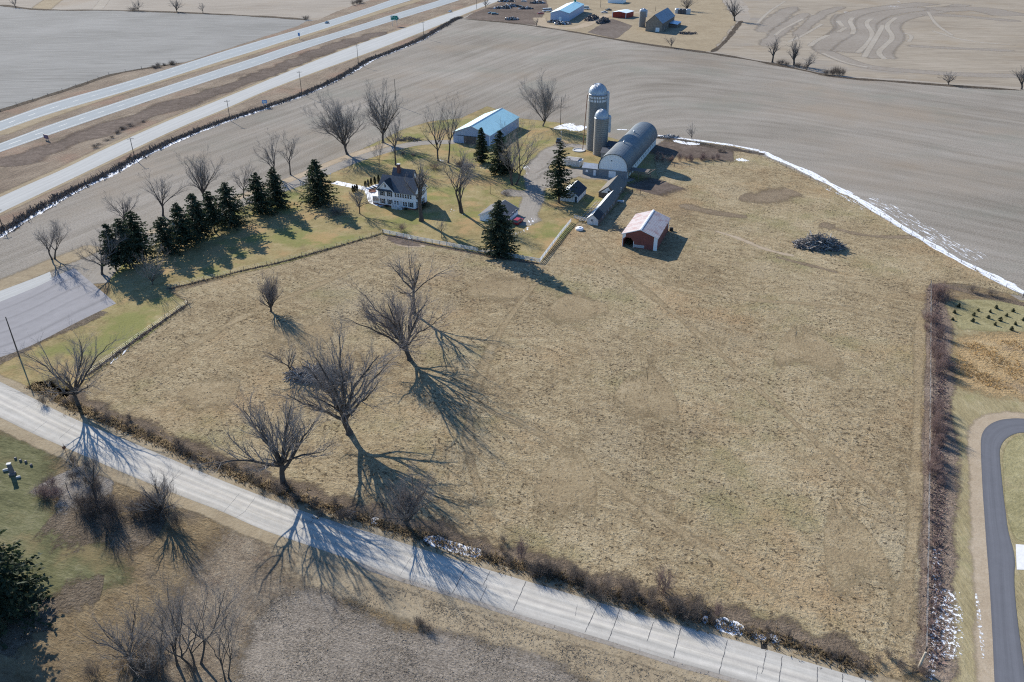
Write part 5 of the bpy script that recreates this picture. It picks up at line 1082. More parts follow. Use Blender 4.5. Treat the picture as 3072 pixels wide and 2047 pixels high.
for i in range(4):
    m = MB(); v = .9 + i * .9; m.box(px0 - .06, px0 - .003, v, v + .65, 1.2, 2.5); f_ = m.build('window', M['white'], H0); m = MB(); m.box(px0 - .08, px0 - .062, v + .07, v + .58, 1.27, 2.43); m.build('pane', M['warm_glass'], f_)
Hm = Matrix.Translation(a) @ Matrix.Rotation(rz, 4, 'Z')
for (x, y, h, w, l) in ((W + 1.6, DP * .45, 2.0, 4.2, 'dark clipped shrub in the shade of the house right wall'), (W + 1.5, DP * .15, 1.5, 3.0, 'low shrub at the right front corner of the house'), (W * .78, -1.0, 1.1, 1.7, 'small shrub right of the porch steps'), (W * .26, -.9, 1.1, 1.6, 'small shrub under the left front windows of the house')):
    q = Hm @ Vector((x, y, 0)); bush(q, h, w, l, None, 'needle', 1)

# --- curved-roof dairy barn
A_, B_ = zs(868,348), zs(1345,440); bb = G(B_); rz = RAD(-21); ux = Vector((math.cos(rz), math.sin(rz), 0)); W = min((k * .1 for k in range(60, 300)), key=lambda w: abs(PROJ(bb - ux * w)[0] - A_[0])); a = bb - ux * W; uy = Vector((-ux.y, ux.x, 0))
SPR = HGT(bb, zs(0,312)[1]); RDG = HGT((a + bb) / 2, zs(0,22)[1]); mid = (a + bb) / 2
LB = min(range(100, 900), key=lambda k: abs(PROJ(tuple((mid + uy * k * .1)[:2]) + (RDG,))[1] - zq(1600,805)[1])) * .1
B0 = tag(empty('dairy_barn', a, rz), 'long dairy barn with rounded grey roof and pale blue end wall', 'barn')
def arch(o=0.0, k=22):
    P = []
    for i in range(k + 1):
        t = math.pi * i / k; x = W / 2 - (W / 2 + o) * math.cos(t); z = SPR + (RDG - SPR + o) * math.sin(t) ** .8
        P.append((x, z))
    return P
m = MB(); m.box(0, W, 0, .3, 0, SPR); m.box(0, W, LB - .3, LB, 0, SPR); m.build('end_wall', M['grey_block'], B0)
m = MB(); m.box(0, .3, .3, LB - .3, 0, SPR); m.box(W - .3, W, .3, LB - .3, 0, SPR); m.build('side_wall', M['white_dirty'], B0)
for y in (0, LB - .25): m = MB(); m.prism(arch(0), .25, (0, y, .002)); m.build('gable_wall', M['white_vert'], B0)
m = MB(); I, O = arch(.05), arch(.3); k = len(I); Y0, Y1 = -.35, LB + .35
vs = [(x, y, z) for y in (Y0, Y1) for x, z in I] + [(x, y, z) for y in (Y0, Y1) for x, z in O]
fs = []
for i in range(k - 1): fs += [(i, i + 1, k + i + 1, k + i), (2*k + i, 2*k + i + 1, 3*k + i + 1, 3*k + i), (i, i + 1, 2*k + i + 1, 2*k + i), (k + i, k + i + 1, 3*k + i + 1, 3*k + i)]
fs += [(0, k, 3*k, 2*k), (k - 1, 2*k - 1, 4*k - 1, 3*k - 1)]
m.add(vs, fs); ro = m.build('roof', M['barn_roof'], B0)
def bx(nm, x0, x1, y0, y1, z0, z1, mt, par=B0): q = MB(); q.box(x0, x1, y0, y1, z0, z1); return q.build(nm, M[mt], par)
bx('door', W * .36, W * .61, -.1, -.004, 0, SPR * .86, 'white'); bx('wall_band', -.02, W + .02, -.12, -.003, SPR - .12, SPR + .12, 'galv'); bx('loft_hole', W * .42, W * .46, -.03, -.003, SPR + (RDG - SPR) * .55, SPR + (RDG - SPR) * .62, 'shutter')
for i in range(14):
    y = LB * (.06 + .065 * i); f_ = bx('window', W + .003, W + .06, y, y + .9, SPR * .4, SPR * .78, 'white'); bx('pane', W + .062, W + .075, y + .1, y + .8, SPR * .44, SPR * .74, 'window', f_)
for y in (LB * .30, LB * .63):
    q = MB(); q.lathe([(.35, 0), (.35, .5), (.5, .55), (.5, .7), (.2, 1.0), (.0, 1.25)], 10); vt = q.build('roof_vent', M['dome'], ro, (W / 2, y, RDG + .25)); 
    q = MB(); q.tube([(0, 0, 1.2), (0, 0, 1.8)], .04, 5); q.build('vent_spike', M['galv'], ro, (W / 2, y, RDG + .25))
# milk house and feed-room wings on the left, ramp frame on the right
for (y0, y1, w, h, nm) in ((0, 5.0, 6.2, 2.6, 'milk_house'), (LB * .38, LB * .5, 4.5, 3.4, 'feed_room'), (LB * .55, LB * .68, 4.5, 3.8, 'feed_room')):
    q = MB(); q.box(-w, -.01, y0 + .2, y1 - .2, 0, h); wg = q.build(nm, M['grey_block'], B0); q = MB()
    q.prism([(y0 - .1, h), (y1 + .1, h), ((y0 + y1) / 2, h + 1.3)], w + .3, (-w - .3, 0, .003), (0, 1, 0), (0, 0, 1), (1, 0, 0)); q.build(nm + '_roof', M['shingle' if h > 3 else 'galv'], wg)
    if h < 3: bx('door', -2.0, -1.1, y0 + .12, y0 + .197, 0, 2.1, 'white', wg); bx('window', -5.0, -4.1, y0 + .12, y0 + .197, 1.1, 1.9, 'white', wg)
q = MB()
for x in (W + .4, W + 4.0, W + 7.6): q.tube([(x, 1.0, 0), (x, 1.0, 2.7)], .13, 5); q.tube([(x, 5.5, 0), (x, 5.5, 2.9)], .13, 5)
q.tube([(W, 1, 2.75), (W + 8.6, .6, 2.6)], .14, 4); q.tube([(W, 5.5, 2.95), (W + 8.4, 5.5, 2.9)], .14, 4); q.tube([(W + 7.6, .3, 2.75), (W + 9.0, 6.3, 3.0)], .16, 4); q.box(W + .05, W + 7.4, 1.2, 5.4, 2.95, 3.05)
o = q.build('pole_shelter', M['post'], loc=a, rz=rz); tag(o, 'low open pole shelter on the shaded side of the dairy barn', 'shelter')
# --- silos
def silo(name, c, pxw, topdome, topwall, label, mat, seed, pipe=False):
    g = G(c); dep = DEPTH(g); R = pxw * .5 * dep / F; g = g + Vector((g.x, g.y, 0)).normalized() * R * .6
    Hw, Ht = HGT(g, topwall), HGT(g, topdome); root = tag(empty(name, (g.x, g.y, 0)), label, 'silo')
    q = MB(); q.lathe([(R, 0), (R, Hw)], 40); body = q.build('wall', M[mat], root, smooth=True)
    q = MB(); q.mi = 0; n = 12; q.lathe([(R * 1.03, Hw - .1), (R * 1.03, Hw + .02)] + [(R * 1.02 * math.cos(t * math.pi / 2 / n), Hw + (Ht - Hw) * math.sin(t * math.pi / 2 / n)) for t in range(n + 1)], 40); dm = q.build('dome', M['dome'], root, smooth=True)
    q = MB()
    for j in range(28):
        an = 2 * math.pi * j / 28
        q.tube([(R * 1.035 * math.cos(an) * math.cos(t * math.pi / 2 / 7), R * 1.035 * math.sin(an) * math.cos(t * math.pi / 2 / 7), Hw + .03 + (Ht - Hw) * math.sin(t * math.pi / 2 / 7)) for t in range(7)], .035, 3)
    q.build('dome_rib', M['galv'], dm)
    q = MB()
    for z in np.arange(.6, Hw - .3, .76 if not pipe else 1.5): q.lathe([(R + .005, z), (R + .045, z + .03), (R + .005, z + .06)], 40)
    q.build('hoop', M['granite' if not pipe else 'silo'], body)
    an = RAD(-12); cx, cy = R * math.cos(an), R * math.sin(an)
    q = MB(); z0 = Hw * (.62 if not pipe else .05); q.lathe([(.75, z0), (.75, Hw + .5), (.4, Hw + 1.1), (0, Hw + 1.2)], 12, cx * 1.08, cy * 1.08); q.build('chute', M['galv'], root)
    if pipe:
        q = MB(); q.tube([(-R - 1.5, -1.2, 0), (-R - .5, -.6, Hw * .97), (-R * .5, -.2, Ht - .4)], .16, 6); q.build('filler_pipe', M['rust'], root)
        for z in (Hw - 1.0, Hw - 2.3):
            q = MB(); nn = 36
            for j in range(nn):
                t0, t1 = 2 * math.pi * (j + .12) / nn, 2 * math.pi * (j + .62) / nn
                q.add([((R + .06) * math.cos(t), (R + .06) * math.sin(t), zz) for zz in (z - .42, z + .42) for t in (t0, t1)], [(0, 1, 3, 2)])
            q.build('checker_band', M['white'], root, fix=False)
    return root
silo('silo', C(2,0,762,1385), 54, C(2,0,0,765)[1], C(2,0,0,862)[1], 'tall concrete silo with silver dome and checkered white band', 'silo_tall', 1, True)
silo('silo', C(2,0,806,1430), 42, C(2,0,0,1000)[1], C(2,0,0,1082)[1], 'shorter concrete silo with hooped staves in front of the tall one', 'silo', 2)
silo('silo', zf(1532,385), 20, zf(0,118)[1], zf(0,158)[1], 'far old stave silo against the stone barn', 'silo', 3)
# --- white feed building with a rusty tin roof
g = G(zs(282,208)); g2 = G(zs(552,243)); w = (g2 - g).length; rz2 = math.atan2((g2 - g).y, (g2 - g).x)
r0 = tag(empty('corn_crib', g, rz2), 'white flared corn crib with low rusty tin roof by the ragged spruce', 'crib'); q = MB()
q.add([(.3, .4, 0), (w - .2, .4, 0), (w - .2, 4, 0), (.3, 4, 0), (0, 0, 2.3), (w, 0, 2.3), (w, 4.4, 2.3), (0, 4.4, 2.3)], [(0, 1, 5, 4), (1, 2, 6, 5), (2, 3, 7, 6), (3, 0, 4, 7), (4, 5, 6, 7), (0, 1, 2, 3)]); q.build('wall', M['white_dirty'], r0)
q = MB(); q.prism([(-.15, 2.33), (4.6, 2.33), (4.6, 2.5), (2.2, 2.95), (-.15, 2.5)], w * .88, (-.1, 0, 0), (0, 1, 0), (0, 0, 1), (1, 0, 0)); q.build('roof', pmat('rust_grey_tin', (.30,.30,.295), .6, .2, .8, dark=(.22,.15,.12)), r0)
q = MB(); q.box(.2, w * .4, -.06, -.004, 1.55, 1.62); q.build('trim_board', M['shutter'], r0)

# ------------------------------------------------------------------ fences
def wire_fence(name, pts, step, label, mat='post', h=1.35, wires=3, r=.06):
    P = resample([G(p) for p in pts], step); root = tag(empty(name, P[0]), label, 'fence')
    for k, p in enumerate(P):
        q = MB(); l = random.Random(k).uniform(-.08, .08); q.tube([(0, 0, -.1), (l, l * .5, h)], r * (1.7 if k in (0, len(P) - 1) else 1), 5); q.build('post', M[mat], root, p - P[0])
    q = MB()
    for z in np.linspace(.45, h - .15, wires): q.tube([p - P[0] + Vector((0, 0, z)) for p in P], .012, 3, False)
    q.build('wire', M['galv'], root); return root
wire_fence('wire_fence', DS((200,864),(260,820),(320,776),(380,735),(432,699)), 3.2, 'wire fence on the dark weedy line running up from the concrete road')
wire_fence('wire_fence', DS((385,665),(470,645),(560,622),(640,605),(720,583),(800,560),(880,537)), 3.2, 'wire fence along the spruce lawn down from the white rail fence')
wire_fence('wire_fence', DS((2138,655),(2136,900),(2132,1200),(2126,1500)), 4.0, 'wire fence along the right-hand hedge of the pasture')
wire_fence('wire_fence', DS((1510,316),(1600,331),(1700,345),(1790,378),(1900,435),(2000,487),(2120,556),(2240,622),(2350,684)), 5, 'wire fence beside the snow strip at the edge of the grey field')
wire_fence('wire_fence', CS(2,1,(1490,-30),(1700,-40),(2000,-50)), 3, 'old wire fence in front of the pinkish brush right of the barn', 'post', 1.5, 2)
wire_fence('wire_fence', CS(0,0,(0,1018),(300,922),(700,797),(1000,687),(1300,632)), 9, 'far wire fence on the dark line above the highway', 'post', 1.4, 2, .09)
def rail_fence(pts, label, step=2.45, h=1.3):
    P = resample([G(p) for p in pts], step); root = tag(empty('rail_fence', P[0]), label, 'fence')
    for p in P: q = MB(); q.box(-.06, .06, -.06, .06, -.05, h); q.build('post', M['white_worn'], root, p - P[0])
    for z in (.35, .65, .95, 1.22):
        q = MB(); q.tube([p - P[0] + Vector((.02, -.085, z)) for p in P], .075, 4); q.build('rail', M['white_worn'], root)
rail_fence(DS((880,536),(960,553),(1060,572),(1150,588),(1240,604)), 'long white rail fence between the lawn and the pasture')
rail_fence(DS((1241,603),(1264,572),(1290,538),(1312,511)), 'white rail fence run climbing from the corner to the poultry house')
rail_fence(CS(2,1,(570,440),(695,478)), 'short white rail gate between rail fence and poultry house')
g = G(C(2,1,1030,200)); q = MB(); P = resample([G(p) for p in CS(2,1,(1030,200),(1180,215))], 2.5)
root = tag(empty('pipe_gate', P[0]), 'rusty pipe gate near the shaded barn corner', 'gate')
for z in (.4, .8, 1.2, 1.5): q.tube([p - P[0] + Vector((0, 0, z)) for p in P], .05, 4)
q.build('rail', M['rust'], root); q = MB()
for p in P: d_ = p - P[0]; q.tube([d_, d_ + Vector((0, 0, 1.6))], .09, 5)
q.build('post', M['post'], root)
g = G(C(3,3,1385,1432)); q = MB(); q.tube([(0, 0, 0), (.25, .1, 2.9)], [.19, .13], 8); tag(q.build('corner_post', M['post_pale'], loc=g), 'pale thick corner post at the bottom right of the pasture', 'post')
g = G(C(3,3,1385,1432)); q = MB(); q.tube([(0, -.6, 0), (-2.8, .4, .9)], .06, 5); tag(q.build('brace_pole', M['post'], loc=g), 'dark brace pole leaning toward the pale corner post', 'pole')

# ------------------------------------------------------------------ poles, signs, small things
def pole(base, top, label, arm=True, r=.15, group=None, armdir=0.0, name='utility_pole', mat='pole', lamp=False):
    g = G(base); H = HGT(g, top); root = tag(empty(name, g, armdir), label, 'pole', group)
    q = MB(); q.tube([(0, 0, -.1), (0, 0, H)], [r, r * .65], 8); q.build('shaft', M[mat], root)
    if arm:
        q = MB(); q.box(-1.2, 1.2, -.07, .07, H - .75, H - .6); ar = q.build('crossarm', M[mat], root)
        for x in (-1.1, -.4, .4, 1.1): q = MB(); q.lathe([(.05, H - .6), (.07, H - .5), (.03, H - .38), (0, H - .36)], 6, x, 0); q.build('insulator', M['galv'], ar)
    if lamp: q = MB(); q.lathe([(.02, H - .05), (.22, H + .05), (.22, H + .3), (0, H + .45)], 10); q.build('lamp', M['lamp'], root)
    return root
gp = 'utility poles along the frontage road'
pole(C(0,1,25,525), C(0,1,0,440)[1] - 30, 'roadside utility pole at the left border by the snow ditch', True, .16, gp, .4)
pole(C(0,0,1240,1465), C(0,0,0,1262)[1], 'utility pole beside the frontage road, nearest the maroon sign', True, .16, gp, .4)
pole(C(0,0,2116,1112), C(0,0,0,918)[1], 'utility pole beside the frontage road, second up from the maroon sign', True, .16, gp, .4)
pole(C(1,0,422,872), C(1,0,0,653)[1], 'utility pole on the ditch by the red-brown grass patch', True, .17, gp, .4)
pole(C(1,0,942,602), C(1,0,0,413)[1], 'utility pole midway up the frontage ditch, left of the green sign', True, .17, gp, .4)
pole(C(1,0,1542,357), C(1,0,0,198)[1], 'utility pole where the ditch nears the junkyard corner', True, .18, gp, .4)
pole(C(1,0,2028,85), C(1,0,0,-30)[1], 'farthest utility pole, by the junkyard at the top edge', True, .2, gp, .4)
pole(C(1,0,1288,970), C(1,0,0,728)[1], 'lone bare pole standing out in the grey field', False, .17)
pole(C(2,0,445,1152), C(2,0,0,890)[1], 'bare pole between the round tree and the tall silo', False, .15)
pole(C(0,2,180,150), C(0,1,0,1345)[1], 'thick near pole between the old pavement and the concrete road', False, .16)
pole(C(1,1,2152,215), C(1,1,0,80)[1], 'short brown pole on the lawn above the garage', False, .1)
pole(C(2,0,450,1318), C(2,0,0,1215)[1], 'pale yard-light pole beside the parked black pickup', False, .12, mat='galv', lamp=True)
pole(C(1,1,690,92), C(1,1,0,35)[1], 'white globe lamp post at the start of the snowy walk', False, .05, name='lamp_post', mat='white', lamp=True)
pole(zf(948,108), zf(0,-30)[1], 'far pole between the blue-walled shed and the red shed', True, .2); pole(zf(1725,160), zf(0,85)[1], 'far short pole above the old stone barn', False, .2)
pole(C(0,2,615,1050), C(0,2,0,930)[1] + 2, 'small tilted road sign post seen from behind on the near shoulder', False, .05, name='sign_post', mat='rust')
q = MB(); g = G(C(0,2,615,1050)); q.box(-.3, .3, -.02, .02, 1.55, 2.15); tag(q.build('sign_plate', M['rust'], loc=g + Vector((0, -.08, 0)), rz=.9), 'small dark plate on the tilted road sign post', 'sign')

def text(body, size, mat, parent, loc, rot=(RAD(90), 0, 0), name='legend'):
    cu = bpy.data.curves.new(name, 'FONT'); cu.body = body; cu.size = size; cu.align_x = 'CENTER'; cu.align_y = 'CENTER'; cu.extrude = .01
    o = bpy.data.objects.new(name, cu); COL.objects.link(o); cu.materials.append(M[mat]); o.rotation_euler = rot; me = bpy.data.meshes.new_from_object(o); bpy.data.objects.remove(o); o = link(name, me, mat and [M[mat]], parent, loc) if not me.materials else link(name, me, [], parent, loc); o.rotation_euler = rot; return o
def sign(base, w, h, z0, rz, panel, label, posts, legend):
    g = G(base); root = tag(empty('road_sign', g, rz), label, 'sign')
    for x in posts: q = MB(); q.box(x - .12, x + .12, -.1, .1, 0, z0 + h * .8); q.build('post', M['galv'], root)
    q = MB(); q.box(-w / 2, w / 2, -.19, -.103, z0, z0 + h); pn = q.build('panel', M[panel], root)
    for x0, x1, za, zb, mt in legend: q = MB(); q.box(x0, x1, -.21, -.193, z0 + za, z0 + zb); q.build('legend', M[mt], pn)
    return root, pn
pxm = lambda p: DEPTH(G(p)) / F
k = pxm(C(1,0,1275,240)); w, h = 21.5 * k, 13 * k
ro, pn = sign(C(1,0,1275,240), w, h, 16 * k, -.15, 'sign_green', 'large green highway sign with white legend on two posts', (-w * .34, w * .34),
     [(-w*.42, -w*.22, h*.6, h*.86, 'sign_white'), (-w*.40, -w*.28, h*.16, h*.3, 'sign_white'), (-w*.14, w*.18, h*.14, h*.22, 'sign_white'), (w*.33, w*.36, h*.3, h*.56, 'sign_white'), (-w*.14, w*.02, h*.62, h*.68, 'sign_white'), (-w/2, w/2, 0, h*.04, 'sign_white'), (-w/2, w/2, h*.96, h, 'sign_white')])
text('2', h * .5, 'sign_white', pn, (w * .1, -.22, 16 * k + h * .58))
k = pxm(C(0,0,432,1290)); w, h = 23.5 * k, 12.5 * k
sign(C(0,0,434,1290), w, h, 5 * k, -.55, 'sign_purple', 'dark maroon highway sign with rows of pale lettering', (-w * .2, w * .25),
     [(x0*w, x1*w, z*h, z*h + .07*h, 'sign_mauve') for x0, x1, z in ((-.34,.05,.80), (.12,.38,.74), (-.36,-.22,.62), (-.16,.10,.60), (.16,.36,.52), (-.30,.0,.40), (.06,.34,.32), (-.26,-.06,.2), (.1,.34,.14))])
sign(C(1,0,400,360), 1.6, 2.2, 2.2, -.3, 'sign_blue', 'small blue marker sign in the highway median', (0,), [])
sign(C(1,0,85,985), 2.4, 1.6, 1.8, .2, 'sign_blue', 'small pale blue sign at the ditch near the field', (-.6, .6), [(-.9, .9, .4, 1.1, 'sign_white')])

# vehicles
def car(g, rz, L, paint, label, kind='suv', cat='car'):
    root = tag(empty('car' if kind != 'bus' else 'bus', g, rz), label, cat); W = .37 * L if kind != 'bus' else .3 * L
    W = min(W, 2.5 if kind == 'bus' else 1.9); h0, h1, h2 = .35, .95, 1.7
    if kind == 'sedan': h2 = 1.45
    if kind == 'bus': h0, h1, h2 = .5, 1.5, 2.9
    prof = {'suv': [(-.5, h0), (.5, h0), (.5, .75), (.46, h1), (.24, h1 + .06), (-.5, h1 + .08)], 'sedan': [(-.5, h0), (.5, h0), (.5, .7), (.45, .88), (.2, .95), (-.36, .97), (-.5, .85)],
            'pickup': [(-.5, h0), (.5, h0), (.5, .8), (.46, 1.05), (.26, 1.1), (-.05, 1.1), (-.5, 1.1)], 'bus': [(-.5, h0), (.5, h0), (.5, 1.2), (.46, h1), (-.5, h1)]}[kind]
    cab = {'suv': [(-.49, h1 + .08), (.25, h1 + .06), (.1, h2), (-.45, h2)], 'sedan': [(-.34, .97), (.22, .95), (.06, h2), (-.2, h2)], 'pickup': [(-.1, 1.1), (.28, 1.1), (.17, h2), (-.07, h2)], 'bus': [(-.5, h1), (.45, h1), (.38, h2), (-.5, h2)]}[kind]
    q = MB(); q.prism([(x * L, z) for x, z in prof], W, (0, -W / 2, 0)); bo = q.build('body', M[paint], root)
    mod = bo.modifiers.new('b', 'BEVEL'); mod.width = .07; mod.segments = 2
    n = len(cab); q = MB(); ins = .1
    q.add([(x * L, s_ * (W / 2 - (.03 if z < h2 else .16)), z) for s_ in (-1, 1) for x, z in cab], [tuple(range(n)), tuple(range(2 * n - 1, n - 1, -1))] + [(i, (i + 1) % n, n + (i + 1) % n, n + i) for i in range(n)]); q.build('cabin', M['window'], root)
    q = MB(); xs = [x for x, z in cab if z == h2]; q.box(min(xs) * L - .02, max(xs) * L + .02, -W / 2 + .13, W / 2 - .13, h2 - .03, h2 + .05); ro = q.build('roof', M[paint], root)
    q = MB()
    for x in [cab[0][0], 0 if kind != 'pickup' else .1]:
        for s_ in (-1, 1): q.tube([(x * L + .06, s_ * (W / 2 - .04), cab[0][1]), (max(x * L + .1, min(xs) * L), s_ * (W / 2 - .15), h2)], .05, 4)
    q.build('pillar', M[paint], root)
    for x in (-.31, .32):
        for s_ in (-1, 1):
            q = MB(); rw = .36 if kind != 'bus' else .5; q.tube([(x * L, s_ * (W / 2 - .2), rw), (x * L, s_ * (W / 2 + .02), rw)], rw, 14); wh = q.build('wheel', M['rubber'], root); q = MB(); q.tube([(x * L, s_ * (W / 2 + .021), rw), (x * L, s_ * (W / 2 + .04), rw)], rw * .6, 10); q.build('rim', M['chrome'], wh)
    for s_ in (-1, 1): q = MB(); q.box(.5 * L - .03, .5 * L + .02, s_ * W * .36 - .16, s_ * W * .36 + .16, .68, .82); q.build('headlight', M['lamp'], root); q = MB(); q.box(-.5 * L - .02, -.5 * L + .03, s_ * W * .38 - .12, s_ * W * .38 + .12, .7, .95); q.build('tail_light', M['red_old'], root)
    return root
def hd(p, q): d_ = G(q) - G(p); return math.atan2(d_.y, d_.x)
car(G(zg(1175,960)), hd(zg(1100,1040), zg(1310,870)), 4.7, 'p_red', 'dark red car parked in the snow behind the garage', 'suv')
car(G(C(2,0,428,1310)), RAD(80), 5.4, 'p_black', 'black pickup parked between the silos and the ragged spruce', 'pickup', 'pickup')
car(G(C(1,0,652,215)), hd(C(1,0,652,215), C(1,0,300,320)), 5.0, 'p_blue', 'dark blue car on the far highway lanes', 'sedan')
car(G(C(1,0,1288,172)), hd(C(1,0,1270,165), C(1,0,1500,100)), 5.6, 'p_teal', 'dark teal car passing behind the green sign', 'suv')
car(G(C(1,0,1783,112)), hd(C(1,0,1783,112), C(1,0,1500,210)), 5.2, 'p_silver', 'silver car coming down the frontage road', 'sedan')
car(G(zf(200,165)), RAD(25), 9.5, 'p_white', 'white minibus left of the far blue-walled shed', 'bus', 'bus'); car(G(zf(725,135)), RAD(-5), 9.0, 'p_white', 'white camper right behind the far blue-walled shed', 'bus', 'camper')
car(G(zf(1000,185)), RAD(20), 6.4, 'p_silver', 'pale pickup beside the far scrap rows', 'pickup', 'pickup'); car(G(zf(1060,150)), RAD(30), 6, 'p_black', 'dark pickup behind the pale one near the red shed', 'pickup', 'pickup')
car(G(C(1,0,2195,135)), RAD(15), 6.5, 'p_teal', 'old dark green car in the left corner of the junkyard', 'suv')
zj = zc(1400, 0, 5.8825)
for (x, y, pn_, l) in ((950,130,'p_black','black wrecked car in the middle of the junkyard'), (430,245,'p_blue','blue wrecked car beside the junkyard hedge'), (1010,35,'p_silver','pale wrecked car at the top of the junkyard'), (1310,250,'p_red','dull red wreck near the minibus')):
    car(G(zj(x, y)), RAD(rb.uniform(-40, 40)), 6, pn_, l, 'sedan')
# piles
def pile(name, g, lx, ly, h, n, mats, label, cat, seed, rz=0, long_=(.8, 2.6), rad=(.05, .16)):
    r_ = random.Random(seed); q = MB()
    for mi, mt in enumerate(mats):
        q.mi = mi
        for i in range(n // len(mats)):
            u, a_ = math.sqrt(r_.random()), r_.uniform(0, 6.28); x, y = lx * u * math.cos(a_), ly * u * math.sin(a_); z = h * (1 - u * u) * r_.uniform(.1, 1)
            l_ = r_.uniform(*long_); t = r_.gauss(0, .35); az = r_.gauss(0, .9) if lx > ly * 1.3 else r_.uniform(0, 6.28); d_ = Vector((math.cos(az) * math.cos(t), math.sin(az) * math.cos(t), math.sin(t))) * l_ / 2; c_ = Vector((x, y, max(z, abs(d_.z) * .8 + .05)))
            rr = r_.uniform(*rad); q.tube([c_ - d_, c_ + Vector((r_.gauss(0, .06), r_.gauss(0, .06), r_.gauss(0, .05))) * l_, c_ + d_], [rr, rr * .85, rr * .6], 5)
    root = q.build(name, [M[m_] for m_ in mats], None, g, rz)
    return tag(root, label, cat)
pile('brush_pile', G(C(3,1,470,700)), 6.6, 3.4, 3.8, 620, ['dead_dark', 'dead_wood', 'dead_dark'], 'dark heap of cut logs and brush in the open pasture', 'brush pile', 1, RAD(-6), (1.2, 4.5), (.05, .2))
pile('log_heap', G((950, 1130)), 6.6, 3.4, 1.7, 420, ['dead_dark', 'dead_wood'], 'heap of bleached dead limbs between two pasture trees', 'brush pile', 2, RAD(-8), (1.2, 4.5), (.03, .14))
q = MB(); q.tube([(-4.5, 1.4, .5), (-1, .2, .75), (2.2, -1.6, .6), (3.4, -2.2, .3)], [.25, .5, .55, .4], 8); tag(q.build('fallen_trunk', M['dead_wood'], loc=G((968, 1155))), 'pale fallen trunk lying on the heap of dead limbs', 'log')
pile('scrap_row', G(zf(820,270)), 16, 4, 3.2, 320, ['scrap', 'firewood'], 'far long scrap row, left of two beside the red shed', 'scrap pile', 3, hd(zf(700,320), zf(950,180)), (1, 4), (.2, .7))
pile('scrap_row', G(zf(980,310)), 15, 4, 3.2, 300, ['scrap', 'firewood'], 'far long scrap row, right of two next to the dark paddock', 'scrap pile', 4, hd(zf(860,360), zf(1090,230)), (1, 4), (.2, .7))
for i, (x, y, sx_, l) in enumerate([(800,120,9,'scrap heap in the junkyard right of the black wreck'), (640,150,9,'scrap heap in the junkyard above the dark green car'), (800,350,6,'grey tyre heap at the lower edge of the junkyard'), (1040,160,7,'low scrap heap left of the minibus'), (1250,60,8,'scrap heap at the top behind the minibus'), (700,30,9,'scrap heap along the top border of the junkyard'), (1550,400,6,'rubble heap in front of the far blue-walled shed'), (1700,430,7,'rubble heap below the far blue-walled shed')]):
    pile('scrap_pile', G(zj(x, y)), sx_, sx_ * .5, 2.4, 150, ['scrap', 'galv', 'firewood'], l, 'scrap pile', 20 + i, rb.uniform(-.5, .5), (.6, 3), (.15, .6))
pile('scrap_pile', G(zf(2180,480)), 7, 4, 1.6, 90, ['scrap', 'firewood'], 'far scattered scrap right of the stone barn', 'scrap pile', 40, 0, (.6, 3), (.15, .5))
pile('rubble_pile', G(C(2,0,1440,1262)), 4.5, 1.8, 1.0, 120, ['scrap', 'galv'], 'junk heap beside the snow behind the barn', 'scrap pile', 41, 0, (.5, 2), (.05, .2))
pile('stick_pile', G(C(1,0,1400,1288)), 5.2, 2.4, 1.4, 160, ['dead_dark'], 'pile of dark sticks at the drive in front of the steel shed', 'brush pile', 42, 0, (1, 3.5), (.03, .1))
pile('branch_litter', G(D(1072,382)), 3.4, 1.8, .8, 60, ['dead_dark', 'dead_wood'], 'bleached branches lying under the shrubs near the steel shed', 'branches', 43)
for i, (x, y) in enumerate([(2030,190),(2080,195),(2125,198),(2180,200)]):
    q = MB(); q.lathe([(0, 0), (2.4, 0), (2.4, 3.4), (1.9, 4.2), (0, 4.4)], 16); o = q.build('tank', M['dome' if i in (0, 3) else 'scrap'], loc=G(zf(x, y))); tag(o, ['white round tank at the left of the far tank row', 'dark tank second from the left in the far row', 'dark tank third in the far row', 'pale tank at the right end of the far row'][i], 'tank', 'far tank row')
# water tank, stones, bits
q = MB(); q.lathe([(0, 0), (1.15, 0), (1.25, .12), (1.25, .6), (1.05, .78), (.45, .86), (.4, 1.0), (.2, 1.05), (0, 1.05)], 24); tag(q.build('stock_tank', M['white'], loc=G(C(2,1,620,545)), smooth=False), 'round white stock tank on the pasture by the rail gate', 'tank')
q = MB(); q.lathe([(0, 0), (.55, 0), (.6, .9), (.5, 1.1), (0, 1.1)], 14); tag(q.build('barrel', M['rubber'], loc=gb), 'dark barrel behind the right side of the red barn', 'barrel')
g = G((38, 1424)); rt = tag(empty('gravestone', g, .25), 'tall dark gravestone monument on the mown lawn', 'gravestone'); q = MB(); q.box(-.7, .7, -.55, .55, 0, .5); q.build('base', M['granite'], rt); q = MB(); q.add([(-.5, -.4, .5), (.5, -.4, .5), (.5, .4, .5), (-.5, .4, .5), (-.4, -.32, 2.9), (.4, -.32, 2.9), (.4, .32, 2.9), (-.4, .32, 2.9)], [(0, 1, 5, 4), (1, 2, 6, 5), (2, 3, 7, 6), (3, 0, 4, 7), (4, 5, 6, 7)]); q.build('shaft', M['granite'], rt); q = MB(); q.box(-.5, .5, -.4, .4, 2.905, 3.1); q.build('cap', M['granite_pale'], rt); rt.scale = (.72, .72, .8)
def stone(p, w, h, label, mat='granite_pale', grp=None):
    q = MB(); q.prism([(-w / 2, 0), (w / 2, 0), (w / 2, h * .8), (w * .3, h), (-w * .3, h), (-w / 2, h * .8)], .22, (0, -.11, 0)); o = q.build('gravestone', M[mat], loc=G(p), rz=.35); tag(o, label, 'gravestone', grp)
